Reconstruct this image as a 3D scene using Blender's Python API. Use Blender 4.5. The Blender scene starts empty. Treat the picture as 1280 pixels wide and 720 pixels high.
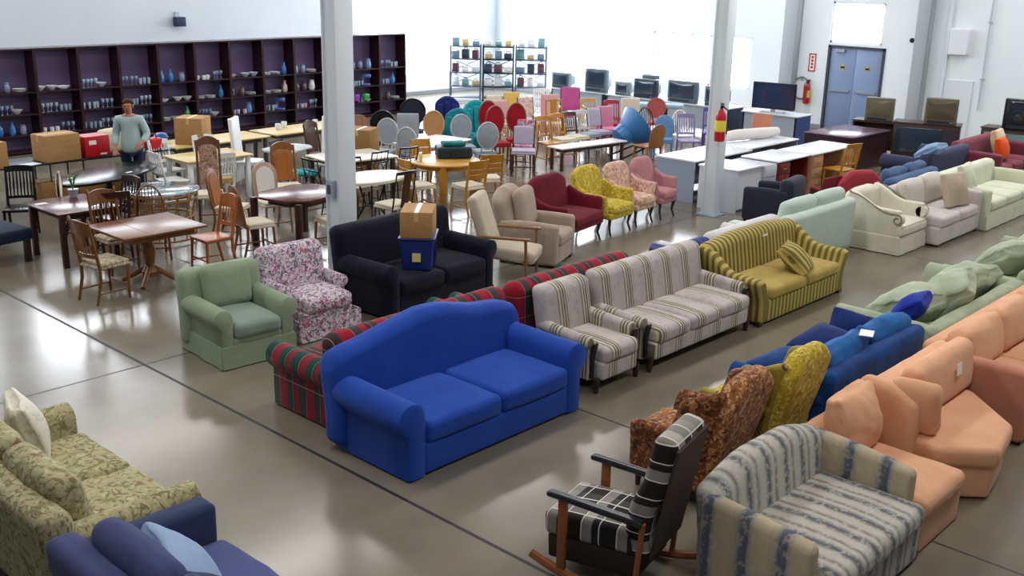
import bpy, bmesh, math, random
from mathutils import Vector, Matrix, noise
random.seed(11)
C = bpy.context.scene.collection
R = math.radians
PI = math.pi

# ------------------------------------------------------------------ colour / materials
def lin(c):
    return c / 12.92 if c <= 0.04045 else ((c + 0.055) / 1.055) ** 2.4
def hx(s):
    s = s.lstrip('#')
    return tuple(lin(int(s[i:i + 2], 16) / 255.0) for i in (0, 2, 4)) + (1.0,)
_mc = {}
class NT:
    def __init__(self, name, rough=.85, metal=0.0, spec=.4, sheen=0.0):
        self.m = bpy.data.materials.new(name); self.m.use_nodes = True
        self.t = self.m.node_tree; self.n = self.t.nodes; self.l = self.t.links
        self.b = self.n['Principled BSDF']
        self.b.inputs['Roughness'].default_value = rough
        self.b.inputs['Metallic'].default_value = metal
        self.b.inputs['Specular IOR Level'].default_value = spec
        self.b.inputs['Sheen Weight'].default_value = sheen
        self.tc = None
    def new(self, t): return self.n.new(t)
    def coord(self):
        if not self.tc: self.tc = self.new('ShaderNodeTexCoord')
        return self.tc.outputs['Object']
    def axis(self, a):
        if not hasattr(self, 'sx'):
            self.sx = self.new('ShaderNodeSeparateXYZ'); self.l.new(self.coord(), self.sx.inputs[0])
        return self.sx.outputs['XYZ'.index(a)]
    def math(self, op, a, b=None, c=None):
        m = self.new('ShaderNodeMath'); m.operation = op
        for i, v in enumerate((a, b, c)):
            if v is None: continue
            if isinstance(v, (int, float)): m.inputs[i].default_value = v
            else: self.l.new(v, m.inputs[i])
        return m.outputs[0]
    def noise(self, scale, detail=3, rough=.55, dist=0.0, vec=None):
        n = self.new('ShaderNodeTexNoise'); n.inputs['Scale'].default_value = scale
        n.inputs['Detail'].default_value = detail; n.inputs['Roughness'].default_value = rough
        n.inputs['Distortion'].default_value = dist
        self.l.new(vec or self.coord(), n.inputs['Vector']); return n.outputs['Fac']
    def ramp(self, fac, stops, interp='LINEAR'):
        r = self.new('ShaderNodeValToRGB'); cr = r.color_ramp; cr.interpolation = interp
        while len(cr.elements) > 1: cr.elements.remove(cr.elements[-1])
        for i, (p, c) in enumerate(stops):
            e = cr.elements[0] if i == 0 else cr.elements.new(p)
            e.position = p; e.color = hx(c) if isinstance(c, str) else c
        self.l.new(fac, r.inputs['Fac']); return r.outputs['Color']
    def mix(self, fac, a, b, mode='MIX'):
        m = self.new('ShaderNodeMix'); m.data_type = 'RGBA'; m.blend_type = mode
        for s, v in ((m.inputs[0], fac), (m.inputs[6], a), (m.inputs[7], b)):
            if isinstance(v, str): s.default_value = hx(v)
            elif isinstance(v, (int, float, tuple)): s.default_value = v
            else: self.l.new(v, s)
        return m.outputs[2]
    def bump(self, h, strength=.2, dist=.01):
        b = self.new('ShaderNodeBump'); b.inputs['Strength'].default_value = strength
        b.inputs['Distance'].default_value = dist
        self.l.new(h, b.inputs['Height']); self.l.new(b.outputs[0], self.b.inputs['Normal'])
    def out(self, col):
        if isinstance(col, str): self.b.inputs['Base Color'].default_value = hx(col)
        else: self.l.new(col, self.b.inputs['Base Color'])
        return self.m
    def fract(self, axis, period, phase=0.0, warp=0.0, wscale=6.0):
        v = self.math('MULTIPLY_ADD', self.axis(axis), 1.0 / period, phase + 100.0)
        if warp: v = self.math('MULTIPLY_ADD', self.noise(wscale, 2), warp, v)
        return self.math('FRACT', v)

def plain(col, rough=.6, metal=0.0, spec=.4, emit=0.0):
    k = ('p', col, rough, metal, spec, emit)
    if k not in _mc:
        t = NT('paint_' + col.strip('#'), rough, metal, spec)
        if emit:
            t.b.inputs['Emission Color'].default_value = hx(col); t.b.inputs['Emission Strength'].default_value = emit
        _mc[k] = t.out(col)
    return _mc[k]
def fabric(col, var=.18, scale=5.0, rough=.92, sheen=.06, col2=None):
    k = ('f', col, var, scale, rough, col2)
    if k not in _mc:
        t = NT('fabric_' + col.strip('#'), rough, 0, .25, sheen)
        c = hx(col)
        d = hx(col2) if col2 else tuple(v * (1 - var) for v in c[:3]) + (1,)
        n = t.noise(scale, 4, .6)
        t.bump(t.noise(14, 4, .65), .25, .02)
        _mc[k] = t.out(t.ramp(n, [(.35, c), (.7, d)]))
    return _mc[k]
def wood(col, col2, scale=3.0, rough=.4, axis='X', spec=.45):
    k = ('w', col, col2, scale, rough, axis)
    if k not in _mc:
        t = NT('wood_' + col.strip('#'), rough, 0, spec)
        mp = t.new('ShaderNodeMapping')
        mp.inputs['Scale'].default_value = {'X': (1, 9, 9), 'Y': (9, 1, 9), 'Z': (9, 9, 1)}[axis]
        t.l.new(t.coord(), mp.inputs['Vector'])
        n = t.noise(scale, 5, .6, .6, mp.outputs[0])
        _mc[k] = t.out(t.ramp(n, [(.3, col), (.7, col2)]))
    return _mc[k]
def stripe(name, axis, period, stops, phase=0.0, warp=0.0, wscale=6.0, blotch=None, rough=.9, interp='CONSTANT'):
    t = NT(name, rough, 0, .25, .05)
    c = t.ramp(t.fract(axis, period, phase, warp, wscale), stops, interp)
    if blotch:   # (colour, scale, threshold, amount)
        n = t.noise(blotch[1], 4, .65)
        c = t.mix(t.math('MULTIPLY', t.ramp(n, [(blotch[2], '#000000'), (blotch[2] + .06, '#ffffff')]), blotch[3]), c, blotch[0])
    t.bump(t.noise(14, 4, .65), .2, .02)
    return t.out(c)
def plaid(name, a1, p1, s1, a2, p2, s2, line=None, w=.03, amt=.5, a3=None, p3=.2):
    t = NT(name, .9, 0, .25, .05)
    ca = t.ramp(t.fract(a1, p1), s1, 'CONSTANT'); cb = t.ramp(t.fract(a2, p2), s2, 'CONSTANT')
    c = t.mix(amt, ca, cb)
    if line:
        for ax, p, ph in ((a1, p1 / 2, .0), (a2, p2 / 2, .25)):
            f = t.math('LESS_THAN', t.fract(ax, p, ph), w)
            c = t.mix(f, c, line)
    return t.out(c)
def floral(name, base, cols, scale=8.0, rough=.9, dist=1.2, th=.5):
    t = NT(name, rough, 0, .25, .05)
    c = base
    rng = random.Random(name)
    for i, col in enumerate(cols):
        mp = t.new('ShaderNodeMapping'); mp.inputs['Location'].default_value = (rng.uniform(0, 9), rng.uniform(0, 9), rng.uniform(0, 9))
        t.l.new(t.coord(), mp.inputs['Vector'])
        n = t.noise(scale * (1 + .35 * i), 5, .62, dist, mp.outputs[0])
        c = t.mix(t.ramp(n, [(th, '#000000'), (th + .05, '#ffffff')]), c, col)
    t.bump(t.noise(14, 4, .65), .2, .02)
    return t.out(c)

# ------------------------------------------------------------------ mesh builder
def smooth_mesh(me, ang=42):
    for p in me.polygons: p.use_smooth = True
    try: me.set_sharp_from_angle(angle=R(ang))
    except Exception: pass
class MB:
    def __init__(self): self.v = []; self.f = []
    def add(self, vs, fs, M=None):
        o = len(self.v)
        self.v += [(M @ Vector(p)) if M else Vector(p) for p in vs]
        self.f += [tuple(i + o for i in f) for f in fs]
        return self
    def box(self, x0, x1, y0, y1, z0, z1, M=None):
        vs = [(x, y, z) for z in (z0, z1) for y in (y0, y1) for x in (x0, x1)]
        return self.add(vs, [(0, 2, 3, 1), (4, 5, 7, 6), (0, 1, 5, 4), (2, 6, 7, 3), (0, 4, 6, 2), (1, 3, 7, 5)], M)
    def rings(self, rs, closed_u=True, cap=True, M=None):
        n = len(rs[0]); vs = [p for r in rs for p in r]; fs = []
        for i in range(len(rs) - 1):
            for j in range(n if closed_u else n - 1):
                k = (j + 1) % n
                fs.append((i * n + j, i * n + k, (i + 1) * n + k, (i + 1) * n + j))
        if cap:
            fs.append(tuple(range(n - 1, -1, -1))); fs.append(tuple((len(rs) - 1) * n + j for j in range(n)))
        return self.add(vs, fs, M)
    def path(self, pts, r, n=8, M=None, flat=1.0):
        pts = [Vector(p) for p in pts]
        rr = r if isinstance(r, (list, tuple)) else [r] * len(pts)
        rs = []; up = None
        for i, p in enumerate(pts):
            d = (pts[min(i + 1, len(pts) - 1)] - pts[max(i - 1, 0)]).normalized()
            if up is None:
                up = Vector((0, 0, 1)) if abs(d.z) < .9 else Vector((0, 1, 0))
            a = d.cross(up)
            if a.length < 1e-4: a = d.cross(Vector((1, 0, 0)))
            a.normalize(); b = a.cross(d).normalized(); up = b
            rs.append([p + a * rr[i] * math.cos(2 * PI * k / n) + b * rr[i] * flat * math.sin(2 * PI * k / n) for k in range(n)])
        return self.rings(rs, M=M)
    def lathe(self, prof, c=(0, 0, 0), n=16, M=None, sx=1.0, sy=1.0):
        rs = [[(c[0] + r * sx * math.cos(2 * PI * k / n), c[1] + r * sy * math.sin(2 * PI * k / n), c[2] + z) for k in range(n)] for r, z in prof]
        return self.rings(rs, M=M)
    def prism(self, out, axis, a0, a1, M=None):
        def P(u, w, a): return {'x': (a, u, w), 'y': (u, a, w), 'z': (u, w, a)}[axis]
        return self.rings([[P(u, w, a0) for u, w in out], [P(u, w, a1) for u, w in out]], M=M)
    def rbox(self, x0, x1, y0, y1, z0, z1, r=.04, puff=(0, 0, 0), M=None, n=4, wr=0.0, seed=0, defo=None, rs=3):
        h = Vector(((x1 - x0) / 2, (y1 - y0) / 2, (z1 - z0) / 2)); c = Vector(((x1 + x0) / 2, (y1 + y0) / 2, (z1 + z0) / 2))
        r = min(r, h.x * .98, h.y * .98, h.z * .98); inn = h - Vector((r, r, r))
        tt = [1.0, .62, .3, 0] if rs >= 3 else [1.0, .45, 0]
        def co(H, I):
            k = max(2, n)
            a = [-I - r * t for t in tt] + [-I + 2 * I * i / k for i in range(1, k)] + [I + r * t for t in reversed(tt)]
            return a
        gs = [co(h[i], inn[i]) for i in range(3)]
        idx = {}; vs = []; fs = []
        def vert(i, j, k):
            key = (i, j, k)
            if key in idx: return idx[key]
            q = Vector((gs[0][i], gs[1][j], gs[2][k]))
            cl = Vector([max(-inn[a], min(inn[a], q[a])) for a in range(3)])
            d = q - cl
            p = cl + d.normalized() * r if d.length > 1e-9 else q
            u = [p[a] / h[a] for a in range(3)]
            for a in range(3):
                if puff[a]:
                    b, e = [(1, 2), (0, 2), (0, 1)][a]
                    p[a] += puff[a] * (u[a]) * max(0, 1 - u[b] ** 2) * max(0, 1 - u[e] ** 2)
            p = p + c
            if wr:
                p = p + wr * noise.noise_vector(p * 5.0 + Vector((seed * 3.1, seed * 1.7, 0))) + wr * .5 * noise.noise_vector(p * 13.0 + Vector((seed, 0, seed)))
            if defo: p = defo(p)
            idx[key] = len(vs); vs.append(p); return idx[key]
        N = [len(g) - 1 for g in gs]
        for a in range(3):
            b, e = (a + 1) % 3, (a + 2) % 3
            for s in (0, N[a]):
                for i in range(N[b]):
                    for j in range(N[e]):
                        q = []
                        for di, dj in ((0, 0), (1, 0), (1, 1), (0, 1)):
                            t = [0, 0, 0]; t[a] = s; t[b] = i + di; t[e] = j + dj
                            q.append(vert(*t))
                        fs.append(tuple(q if s else q[::-1]))
        return self.add(vs, fs, M)
    def build(self, name, mat, parent=None, bevel=0.0, seg=2, ang=42, label=None):
        me = bpy.data.meshes.new(name)
        me.from_pydata([tuple(p) for p in self.v], [], self.f)
        w = bmesh.new(); w.from_mesh(me); bmesh.ops.remove_doubles(w, verts=w.verts, dist=2e-5); bmesh.ops.dissolve_degenerate(w, edges=w.edges, dist=1e-6); w.to_mesh(me); w.free()
        if bevel:
            bm = bmesh.new(); bm.from_mesh(me)
            bmesh.ops.recalc_face_normals(bm, faces=bm.faces)
            es = [e for e in bm.edges if len(e.link_faces) == 2 and e.calc_face_angle(0) > R(35)]
            bmesh.ops.bevel(bm, geom=es, offset=bevel, segments=seg, profile=.5, affect='EDGES', clamp_overlap=True)
            bm.to_mesh(me); bm.free()
        else:
            bm = bmesh.new(); bm.from_mesh(me); bmesh.ops.recalc_face_normals(bm, faces=bm.faces); bm.to_mesh(me); bm.free()
        smooth_mesh(me, ang)
        me.materials.append(mat)
        o = bpy.data.objects.new(name, me); C.objects.link(o)
        if parent is not None: o.parent = parent
        if label: o['label'] = label
        return o

def thing(name, label, cat, loc=(0, 0, 0), rot=0.0, group=None, rx=0.0, ry=0.0, s=1.0):
    o = bpy.data.objects.new(name, None); C.objects.link(o)
    o.empty_display_size = .1
    o.location = loc; o.rotation_euler = (R(rx), R(ry), R(rot)); o.scale = (s, s, s)
    o['label'] = label; o['category'] = cat
    if group: o['group'] = group
    return o
def tag(o, label, cat, loc=None, rot=0.0, group=None, rx=0.0, ry=0.0):
    o['label'] = label; o['category'] = cat
    if group: o['group'] = group
    if loc is not None: o.location = loc; o.rotation_euler = (R(rx), R(ry), R(rot))
    return o
def struct(o): o['kind'] = 'structure'; return o
def dup(src, label, loc, rot=0.0, group=None, cat=None, rx=0.0, ry=0.0, recolor=None, s=None):
    r = src.copy(); C.objects.link(r); r.location = loc; r.rotation_euler = (R(rx), R(ry), R(rot))
    r['label'] = label
    if s: r.scale = (s, s, s)
    if 'group' in r.keys(): del r['group']
    if group: r['group'] = group
    if cat: r['category'] = cat
    def rec(a, b):
        for ch in [k for k in a.children]:
            c = ch.copy(); C.objects.link(c); c.parent = b
            key = ch.name.split('.')[0]
            if recolor and c.type == 'MESH' and (key in recolor or '*' in recolor):
                c.data = ch.data.copy(); c.data.materials[0] = recolor.get(key, recolor.get('*'))
            rec(ch, c)
    rec(src, r)
    if recolor and r.type == 'MESH':
        r.data = src.data.copy(); r.data.materials[0] = recolor.get('*')
    return r
def rotM(rx=0, ry=0, rz=0, loc=(0, 0, 0)):
    return Matrix.Translation(loc) @ Matrix.Rotation(R(rz), 4, 'Z') @ Matrix.Rotation(R(ry), 4, 'Y') @ Matrix.Rotation(R(rx), 4, 'X')
def sm(a, b, x):
    t = max(0, min(1, (x - a) / (b - a))); return t * t * (3 - 2 * t)

# ------------------------------------------------------------------ upholstered seating
DKWOOD = wood('#2a1a12', '#3c261a', rough=.35)
def arm_roll(mb, s, xin, y0, y1, z0, top, r, t, slope=0.0, seg=12, out=0.0):
    """rolled arm: a panel with a scroll on top; s = +-1 outward"""
    zc = top - r; pr = [(0, z0), (0, zc)]
    for i in range(seg + 1):
        a = PI - (PI + R(35)) * i / seg
        pr.append((r + r * math.cos(a), zc + r * math.sin(a)))
    pr += [(t, zc - r * 1.05), (t + out, z0)]
    ny = 7; rs = []
    for k in range(ny + 1):
        f = k / ny; y = y0 + (y1 - y0) * f
        e = 0.02 if k in (0, ny) else 0.0
        ring = []
        for u, w in pr:
            uu = u + (e if u < r else -e) * (1 if abs(u - r) > .01 else 0)
            ww = w - e if w > zc else w
            dz = slope * (1 - f) * sm(z0 + .1, zc, w)
            ring.append((xin + s * uu, y + (-.0), ww - dz))
        rs.append(ring)
    rs[0] = [(x, y0 + .0, z) for x, y, z in rs[0]]; rs[1] = [(x, y0 + .018, z) for x, y, z in rs[1]]
    mb.rings(rs)
def sofa(name, label, cat, x, y, rot, W, D, mats, arm='roll', arms=(1, 1), arm_h=.62, arm_w=.2, arm_r=.1, slope=0.0, seat_h=.45, ct=.17,
         back_h=.86, bt=.22, topf=None, nseat=2, nback=0, legs='leg', leg_h=.1, leg_mat=None, group=None, recline=.14, back_r=.08,
         bc_t=.17, bc_h=None, skirt=False, piping=None, wr=.006, arm_set=.02, seat_r=.055, backw=None, arm_len=1.0, bc_puff=.035, split=False):
    body = mats['body']; armm = mats.get('arm', body); bk = mats.get('back', body); st = mats.get('seat', body); bcm = mats.get('cushion', bk)
    t = thing(name, label, cat, (x, y, 0), rot, group)
    yf, yb = -D / 2, D / 2; sd = abs(hash((round(x, 2), round(y, 2)))) % 97
    xl = -W / 2 + (arm_w if arms[0] else 0.0); xr = W / 2 - (arm_w if arms[1] else 0.0)
    base_z0 = leg_h if not skirt else .03
    m = MB(); m.rbox(xl - .01, xr + .01, yf + .025, yb - .03, base_z0, seat_h - ct + .015, .03); m.build('seat_base', body, t)
    bw0, bw1 = (xl, xr) if backw is None else backw
    ax = (W / 2 if backw is None else 0)
    bl = -W / 2 + .03 if arms[0] else xl; br = W / 2 - .03 if arms[1] else xr
    zb0 = base_z0 + .04
    def bd(p):
        u = (p.x - (bl + br) / 2) / ((br - bl) / 2)
        f = (p.z - zb0) / (back_h - zb0)
        hz = topf(u) if topf else 1.0
        return Vector((p.x, p.y + recline * max(0, p.z - seat_h + .05) * .9, zb0 + (p.z - zb0) * (1 - sm(.0, .6, f) * (1 - hz))))
    nb = 22 if topf else 6
    if split:
        k = nback or nseat
        for i in range(k):
            a = xl + (xr - xl) * i / k; b = xl + (xr - xl) * (i + 1) / k
            m = MB(); m.rbox(a + .002, b - .002, yb - bt, yb, zb0, back_h, back_r, (0, .03, 0), n=6, wr=wr, seed=sd + i, defo=bd); m.build('backrest', bk, t)
    else:
        m = MB(); m.rbox(bl, br, yb - bt, yb, zb0, back_h, back_r, (0, .02, 0), n=nb, wr=wr * .6, seed=sd, defo=bd); m.build('backrest', bk, t)
    # arms
    for s, on in ((-1, arms[0]), (1, arms[1])):
        if not on: continue
        xin = s * (W / 2 - arm_w); m = MB(); y1 = yb - .04; y0 = yf + arm_set + (1 - arm_len) * D
        if arm == 'roll':
            arm_roll(m, s, xin, y0, y1, base_z0, arm_h, arm_r, arm_w * .62, slope); m.build('arm', armm, t, ang=50)
        elif arm == 'box':
            a, b = sorted((xin, xin + s * arm_w))
            m.rbox(a, b, y0, y1, base_z0, arm_h, .045, (0, 0, .02), wr=wr * .5, seed=sd + 5, defo=lambda p: Vector((p.x, p.y, p.z - slope * (1 - (p.y - y0) / (y1 - y0)) * sm(.2, arm_h, p.z)))); m.build('arm', armm, t)
        elif arm == 'flare':   # sweeps outward and rises toward the back
            a, b = sorted((xin, xin + s * arm_w * .75))
            def fl(p, s=s, xin=xin):
                f = (p.y - y0) / (y1 - y0); w = sm(.25, arm_h, p.z)
                return Vector((p.x + s * w * arm_w * .38 * (1.2 - .5 * f), p.y, p.z + (back_h - arm_h) * .75 * sm(.45, 1.0, f) * w))
            m.rbox(a, b, y0, y1, base_z0, arm_h, .05, (0, 0, .01), n=8, defo=fl); m.build('arm', armm, t)
    if mats.get('trim'):
        for s in (-1, 1):
            cx = s * (W / 2 - arm_w * .62); yy = yf + arm_set + (1 - arm_len) * D
            m = MB(); m.rbox(cx - .032, cx + .032, yy - .022, yy + .01, leg_h + .02, arm_h - 2 * arm_r + .03, .012, n=6, rs=2, defo=lambda p: Vector((cx + (p.x - cx) * (.75 + .45 * sm(.2, .5, p.z)), p.y - .03 * sm(.35, .5, p.z), p.z)))
            m.build('arm_trim', mats['trim'], t)
    # seat cushions
    for i in range(nseat):
        a = xl + (xr - xl) * i / nseat; b = xl + (xr - xl) * (i + 1) / nseat
        m = MB(); m.rbox(a + .004, b - .004, yf, yb - bt + .02, seat_h - ct, seat_h, seat_r, (0, .012, .03), n=5, wr=wr, seed=sd + 10 + i)
        c = m.build('seat_cushion', st, t)
        if piping:
            q = MB(); z = seat_h - .03
            for zz in (seat_h - .02, seat_h - ct + .02):
                q.path([(a + .02, yf + .012, zz), (b - .02, yf + .012, zz)], .008, 6)
            q.build('piping', piping, c)
    for i in range(nback):
        a = xl + (xr - xl) * i / nback; b = xl + (xr - xl) * (i + 1) / nback
        h = (bc_h or back_h + .02) - seat_h
        M = rotM(-9 - random.uniform(0, 3), 0, random.uniform(-1.5, 1.5), ((a + b) / 2, yb - bt - bc_t * .42, seat_h + .0))
        m = MB(); m.rbox(-(b - a) / 2 + .006, (b - a) / 2 - .006, -bc_t / 2, bc_t / 2, 0, h, min(.075, bc_t * .45), (.01, bc_puff, .02), M, n=5, wr=wr * 1.6, seed=sd + 30 + i)
        m.build('back_cushion', bcm, t)
    if skirt:
        m = MB(); ov = arm_w * .38 - .012 if arm == 'roll' else -.006; x0, x1 = -W / 2 + (ov if arms[0] else 0), W / 2 - (ov if arms[1] else 0); zt = seat_h - ct - .05
        w = .012
        for (p, q2) in (((x0, yf + .01), (x1, yf + .01)), ((x1, yf + .01), (x1, yb - .01)), ((x1, yb - .01), (x0, yb - .01)), ((x0, yb - .01), (x0, yf + .01))):
            d = Vector((q2[0] - p[0], q2[1] - p[1], 0)); L = d.length; nseg = max(4, int(L / .12)); nn = Vector((d.y, -d.x, 0)).normalized()
            rs = []
            for k in range(nseg + 1):
                pt = Vector((p[0], p[1], 0)) + d * k / nseg; wv = .008 * math.sin(k * 1.9) + .006
                o0 = pt + nn * (wv + .004); o1 = pt + nn * .002; i0 = pt - nn * .012
                rs.append([(o0.x, o0.y, .012), (o1.x, o1.y, zt), (i0.x, i0.y, zt), (i0.x, i0.y, .012)])
            m.rings(rs)
        m.build('skirt', mats.get('skirt', body), t)
    elif legs:
        for sx in (-1, 1):
            for yy in (yf + .07, yb - .08):
                m = MB(); cx = sx * (W / 2 - .08)
                if legs == 'leg': m.lathe([(.022, 0), (.03, leg_h * .3), (.036, leg_h + .03)], (cx, yy, 0), 10)
                else: m.box(cx - .035, cx + .035, yy - .035, yy + .035, 0, leg_h + .03)
                m.build('leg', leg_mat or DKWOOD, t)
    return t
def pillow(name, label, x, y, z, w, h, mat, rot=0, tilt=20, thick=.16, seed=1, group=None, roll=0, cat='pillow', wr=.012):
    m = MB(); m.rbox(-w / 2, w / 2, -thick / 2, thick / 2, -h / 2, h / 2, .03, (-.02, thick * .18, -.02), n=14, wr=wr, seed=seed,
                     defo=lambda p: Vector((p.x, p.y * (.42 + .76 * max(0, (1 - (2 * p.x / w) ** 2)) ** .5 * max(0, (1 - (2 * p.z / h) ** 2)) ** .5), p.z)))
    o = m.build(name, mat)
    o['label'] = label; o['category'] = cat
    if group: o['group'] = group
    o.matrix_world = Matrix.Translation((x, y, z)) @ Matrix.Rotation(R(rot), 4, 'Z') @ Matrix.Rotation(R(-tilt), 4, 'X') @ Matrix.Rotation(R(roll), 4, 'Y')
    return o
WIN_E, LAMP, DAY, EXPO = 9.0, 85.0, 14.0, 0.75
# ------------------------------------------------------------------ camera
H = 3.95
cam = bpy.data.cameras.new('camera'); cam.sensor_width = 36; cam.lens = 1322 / 1280 * 36
co = bpy.data.objects.new('camera', cam); C.objects.link(co)
def camera_matrix(pitch, yaw, roll):
    f = Vector((math.cos(yaw), math.sin(yaw), 0)); r = Vector((math.sin(yaw), -math.cos(yaw), 0)); z = Vector((0, 0, 1))
    fw = f * math.cos(pitch) - z * math.sin(pitch); dn = -f * math.sin(pitch) - z * math.cos(pitch)
    xa = r * math.cos(roll) + dn * math.sin(roll); ya = r * math.sin(roll) - dn * math.cos(roll)
    return Matrix((xa, ya, -fw)).transposed().to_4x4()
co.matrix_world = Matrix.Translation((0, 0, H)) @ camera_matrix(R(16.98), R(42.71), R(-1.276))
bpy.context.scene.camera = co

# ------------------------------------------------------------------ room shell
XW, YW, ZC = 26.0, 25.0, 6.0
X0, Y0 = -4.0, -5.0
def floor_mat():
    t = NT('polished_concrete', .25, 0, .5)
    n1 = t.noise(.35, 5, .6); n2 = t.noise(2.6, 6, .62); n3 = t.noise(.9, 4, .6, 1.0)
    c = t.ramp(n1, [(.3, '#686154'), (.52, '#7c7566'), (.75, '#898377')])
    c = t.mix(t.math('MULTIPLY', t.ramp(n2, [(.5, '#000000'), (.72, '#ffffff')]), .15), c, '#5f574b')
    c = t.mix(t.math('MULTIPLY', t.ramp(n3, [(.55, '#000000'), (.7, '#ffffff')]), .2), c, '#80735c')
    X, Y = t.axis('X'), t.axis('Y')
    la = t.math('ABSOLUTE', t.math('ADD', t.math('MULTIPLY_ADD', Y, .0, -4.83), X))
    fa = t.math('LESS_THAN', la, .017)
    fb = t.math('LESS_THAN', t.math('ABSOLUTE', t.math('ADD', X, -7.14)), .012)
    fc = t.math('LESS_THAN', t.math('ABSOLUTE', t.math('ADD', Y, -9.5)), .012)
    fd = t.math('LESS_THAN', t.math('ABSOLUTE', t.math('ADD', X, -14.95)), .012)
    f = t.math('MAXIMUM', t.math('MAXIMUM', fa, fb), t.math('MAXIMUM', fc, fd))
    c = t.mix(f, c, '#1d1f20')
    rg = t.math('MULTIPLY_ADD', n1, .16, .10)
    t.l.new(t.math('MAXIMUM', rg, t.math('MULTIPLY', f, .6)), t.b.inputs['Roughness'])
    t.bump(t.noise(5, 4, .5), .04, .01)
    return t.out(c)
m = MB(); m.add([(X0, Y0, 0), (XW + .3, Y0, 0), (XW + .3, YW + .3, 0), (X0, YW + .3, 0)], [(0, 1, 2, 3)])
struct(m.build('floor', floor_mat()))
def wall_mat(name, a, b):
    t = NT(name, .75, 0, .3); return t.out(t.ramp(t.noise(.8, 4), [(.3, a), (.7, b)]))
WALL = wall_mat('painted_wall', '#e4eef4', '#ecf3f7')
m = MB()
def wall_with_holes(axis, c, th, a0, a1, z0, z1, holes):
    """a wall built of blocks around its openings"""
    m = MB(); xs = sorted({a0, a1} | {h[0] for h in holes} | {h[1] for h in holes})
    for i in range(len(xs) - 1):
        a, b = xs[i], xs[i + 1]; mid = (a + b) / 2
        hs = sorted([h for h in holes if h[0] <= mid <= h[1]], key=lambda h: h[2]); z = z0
        for h in hs + [(0, 0, z1, z1)]:
            if h[2] > z:
                m.box(c, c + th, a, b, z, h[2]) if axis == 'x' else m.box(a, b, c, c + th, z, h[2])
            z = h[3]
    return m
WIN = [(19.5, 22.7, .8, 2.25), (16.6, 18.6, .8, 2.2), (15.3, 16.05, .8, 2.2)]
DOOR = (11.6, 13.0, 0, 2.1); TRANS = (11.66, 13.06, 2.22, 3.24)
GWIN = [(20.3, 24.3, .6, 3.4)]
CLERL_ADDED = [(x, x + 3.0, 4.3, 5.7) for x in (-2, 2.0, 6.0, 10.0, 14.0, 18.0, 22.0)]  # unseen high windows, added for directional daylight from the left wall
CLERR_ADDED = [(y, y + 3.0, 4.3, 5.7) for y in (2.0, 6.0, 16.0, 20.5)]  # more unseen high windows, added to light from the right wall
struct(wall_with_holes('x', XW, .3, Y0, YW + .3, 0, ZC, WIN + CLERR_ADDED + [DOOR, TRANS]).build('wall_right', WALL))
struct(wall_with_holes('y', YW, .3, X0, XW, 0, ZC, GWIN + CLERL_ADDED).build('wall_left', WALL))
struct(MB().box(X0 - .3, X0, Y0, YW + .3, 0, ZC).build('wall_back', wall_mat('back_wall_low_bounce', '#8c939b', '#959ca4')))  # unseen wall, grey darkened to cut bounced fill
struct(MB().box(X0, XW + .3, Y0 - .3, Y0, 0, ZC).build('wall_front', wall_mat('front_wall_low_bounce', '#8c939b', '#959ca4')))  # out of view, same dark grey to keep fill light down
struct(MB().box(X0 - .3, XW + .3, Y0 - .3, YW + .3, ZC, ZC + .2).build('ceiling', wall_mat('ceiling_low_bounce', '#83888c', '#8d9296')))  # unseen ceiling, darkened to reduce fill light
struct(MB().box(XW - .015, XW, Y0, 11.5, 0, .1).box(XW - .015, XW, 13.1, YW, 0, .1).build('baseboard_right', plain('#8d9298', .6)))
struct(MB().box(X0, XW - .02, YW - .015, YW, 0, .1).build('baseboard_left', plain('#8d9298', .6)))
PANE = plain('#f2f7ff', .2, emit=WIN_E)
FRAME = plain('#f0f3f6', .4)
def window(n, axis, c, h, muntins):
    a, b, z0, z1 = h; f = MB(); e = .05
    def bx(a0, a1, za, zb, d0, d1):
        f.box(c + d0, c + d1, a0, a1, za, zb) if axis == 'x' else f.box(a0, a1, c + d0, c + d1, za, zb)
    for q in ((a, b, z0, z0 + e), (a, b, z1 - e, z1), (a, a + e, z0, z1), (b - e, b, z0, z1)): bx(*q, .02, .12)
    for k in range(1, muntins): x = a + (b - a) * k / muntins; bx(x - .02, x + .02, z0, z1, .02, .1)
    o = struct(f.build('window_%d' % n, FRAME)); p = MB()
    p.box(c + .13, c + .15, a, b, z0, z1) if axis == 'x' else p.box(a, b, c + .13, c + .15, z0, z1)
    p.build('pane', PANE, o)
for i, h in enumerate(WIN): window(i + 1, 'x', XW, h, 3 if i < 2 else 1)
window(4, 'x', XW, TRANS, 1)
window(5, 'y', YW, GWIN[0], 3)
for i, h in enumerate(CLERL_ADDED): window(6 + i, 'y', YW, h, 2)  # added light panes above the view
for i, h in enumerate(CLERR_ADDED): window(13 + i, 'x', XW, h, 2)  # likewise added above the view for their light
ZD = 1.62
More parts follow.
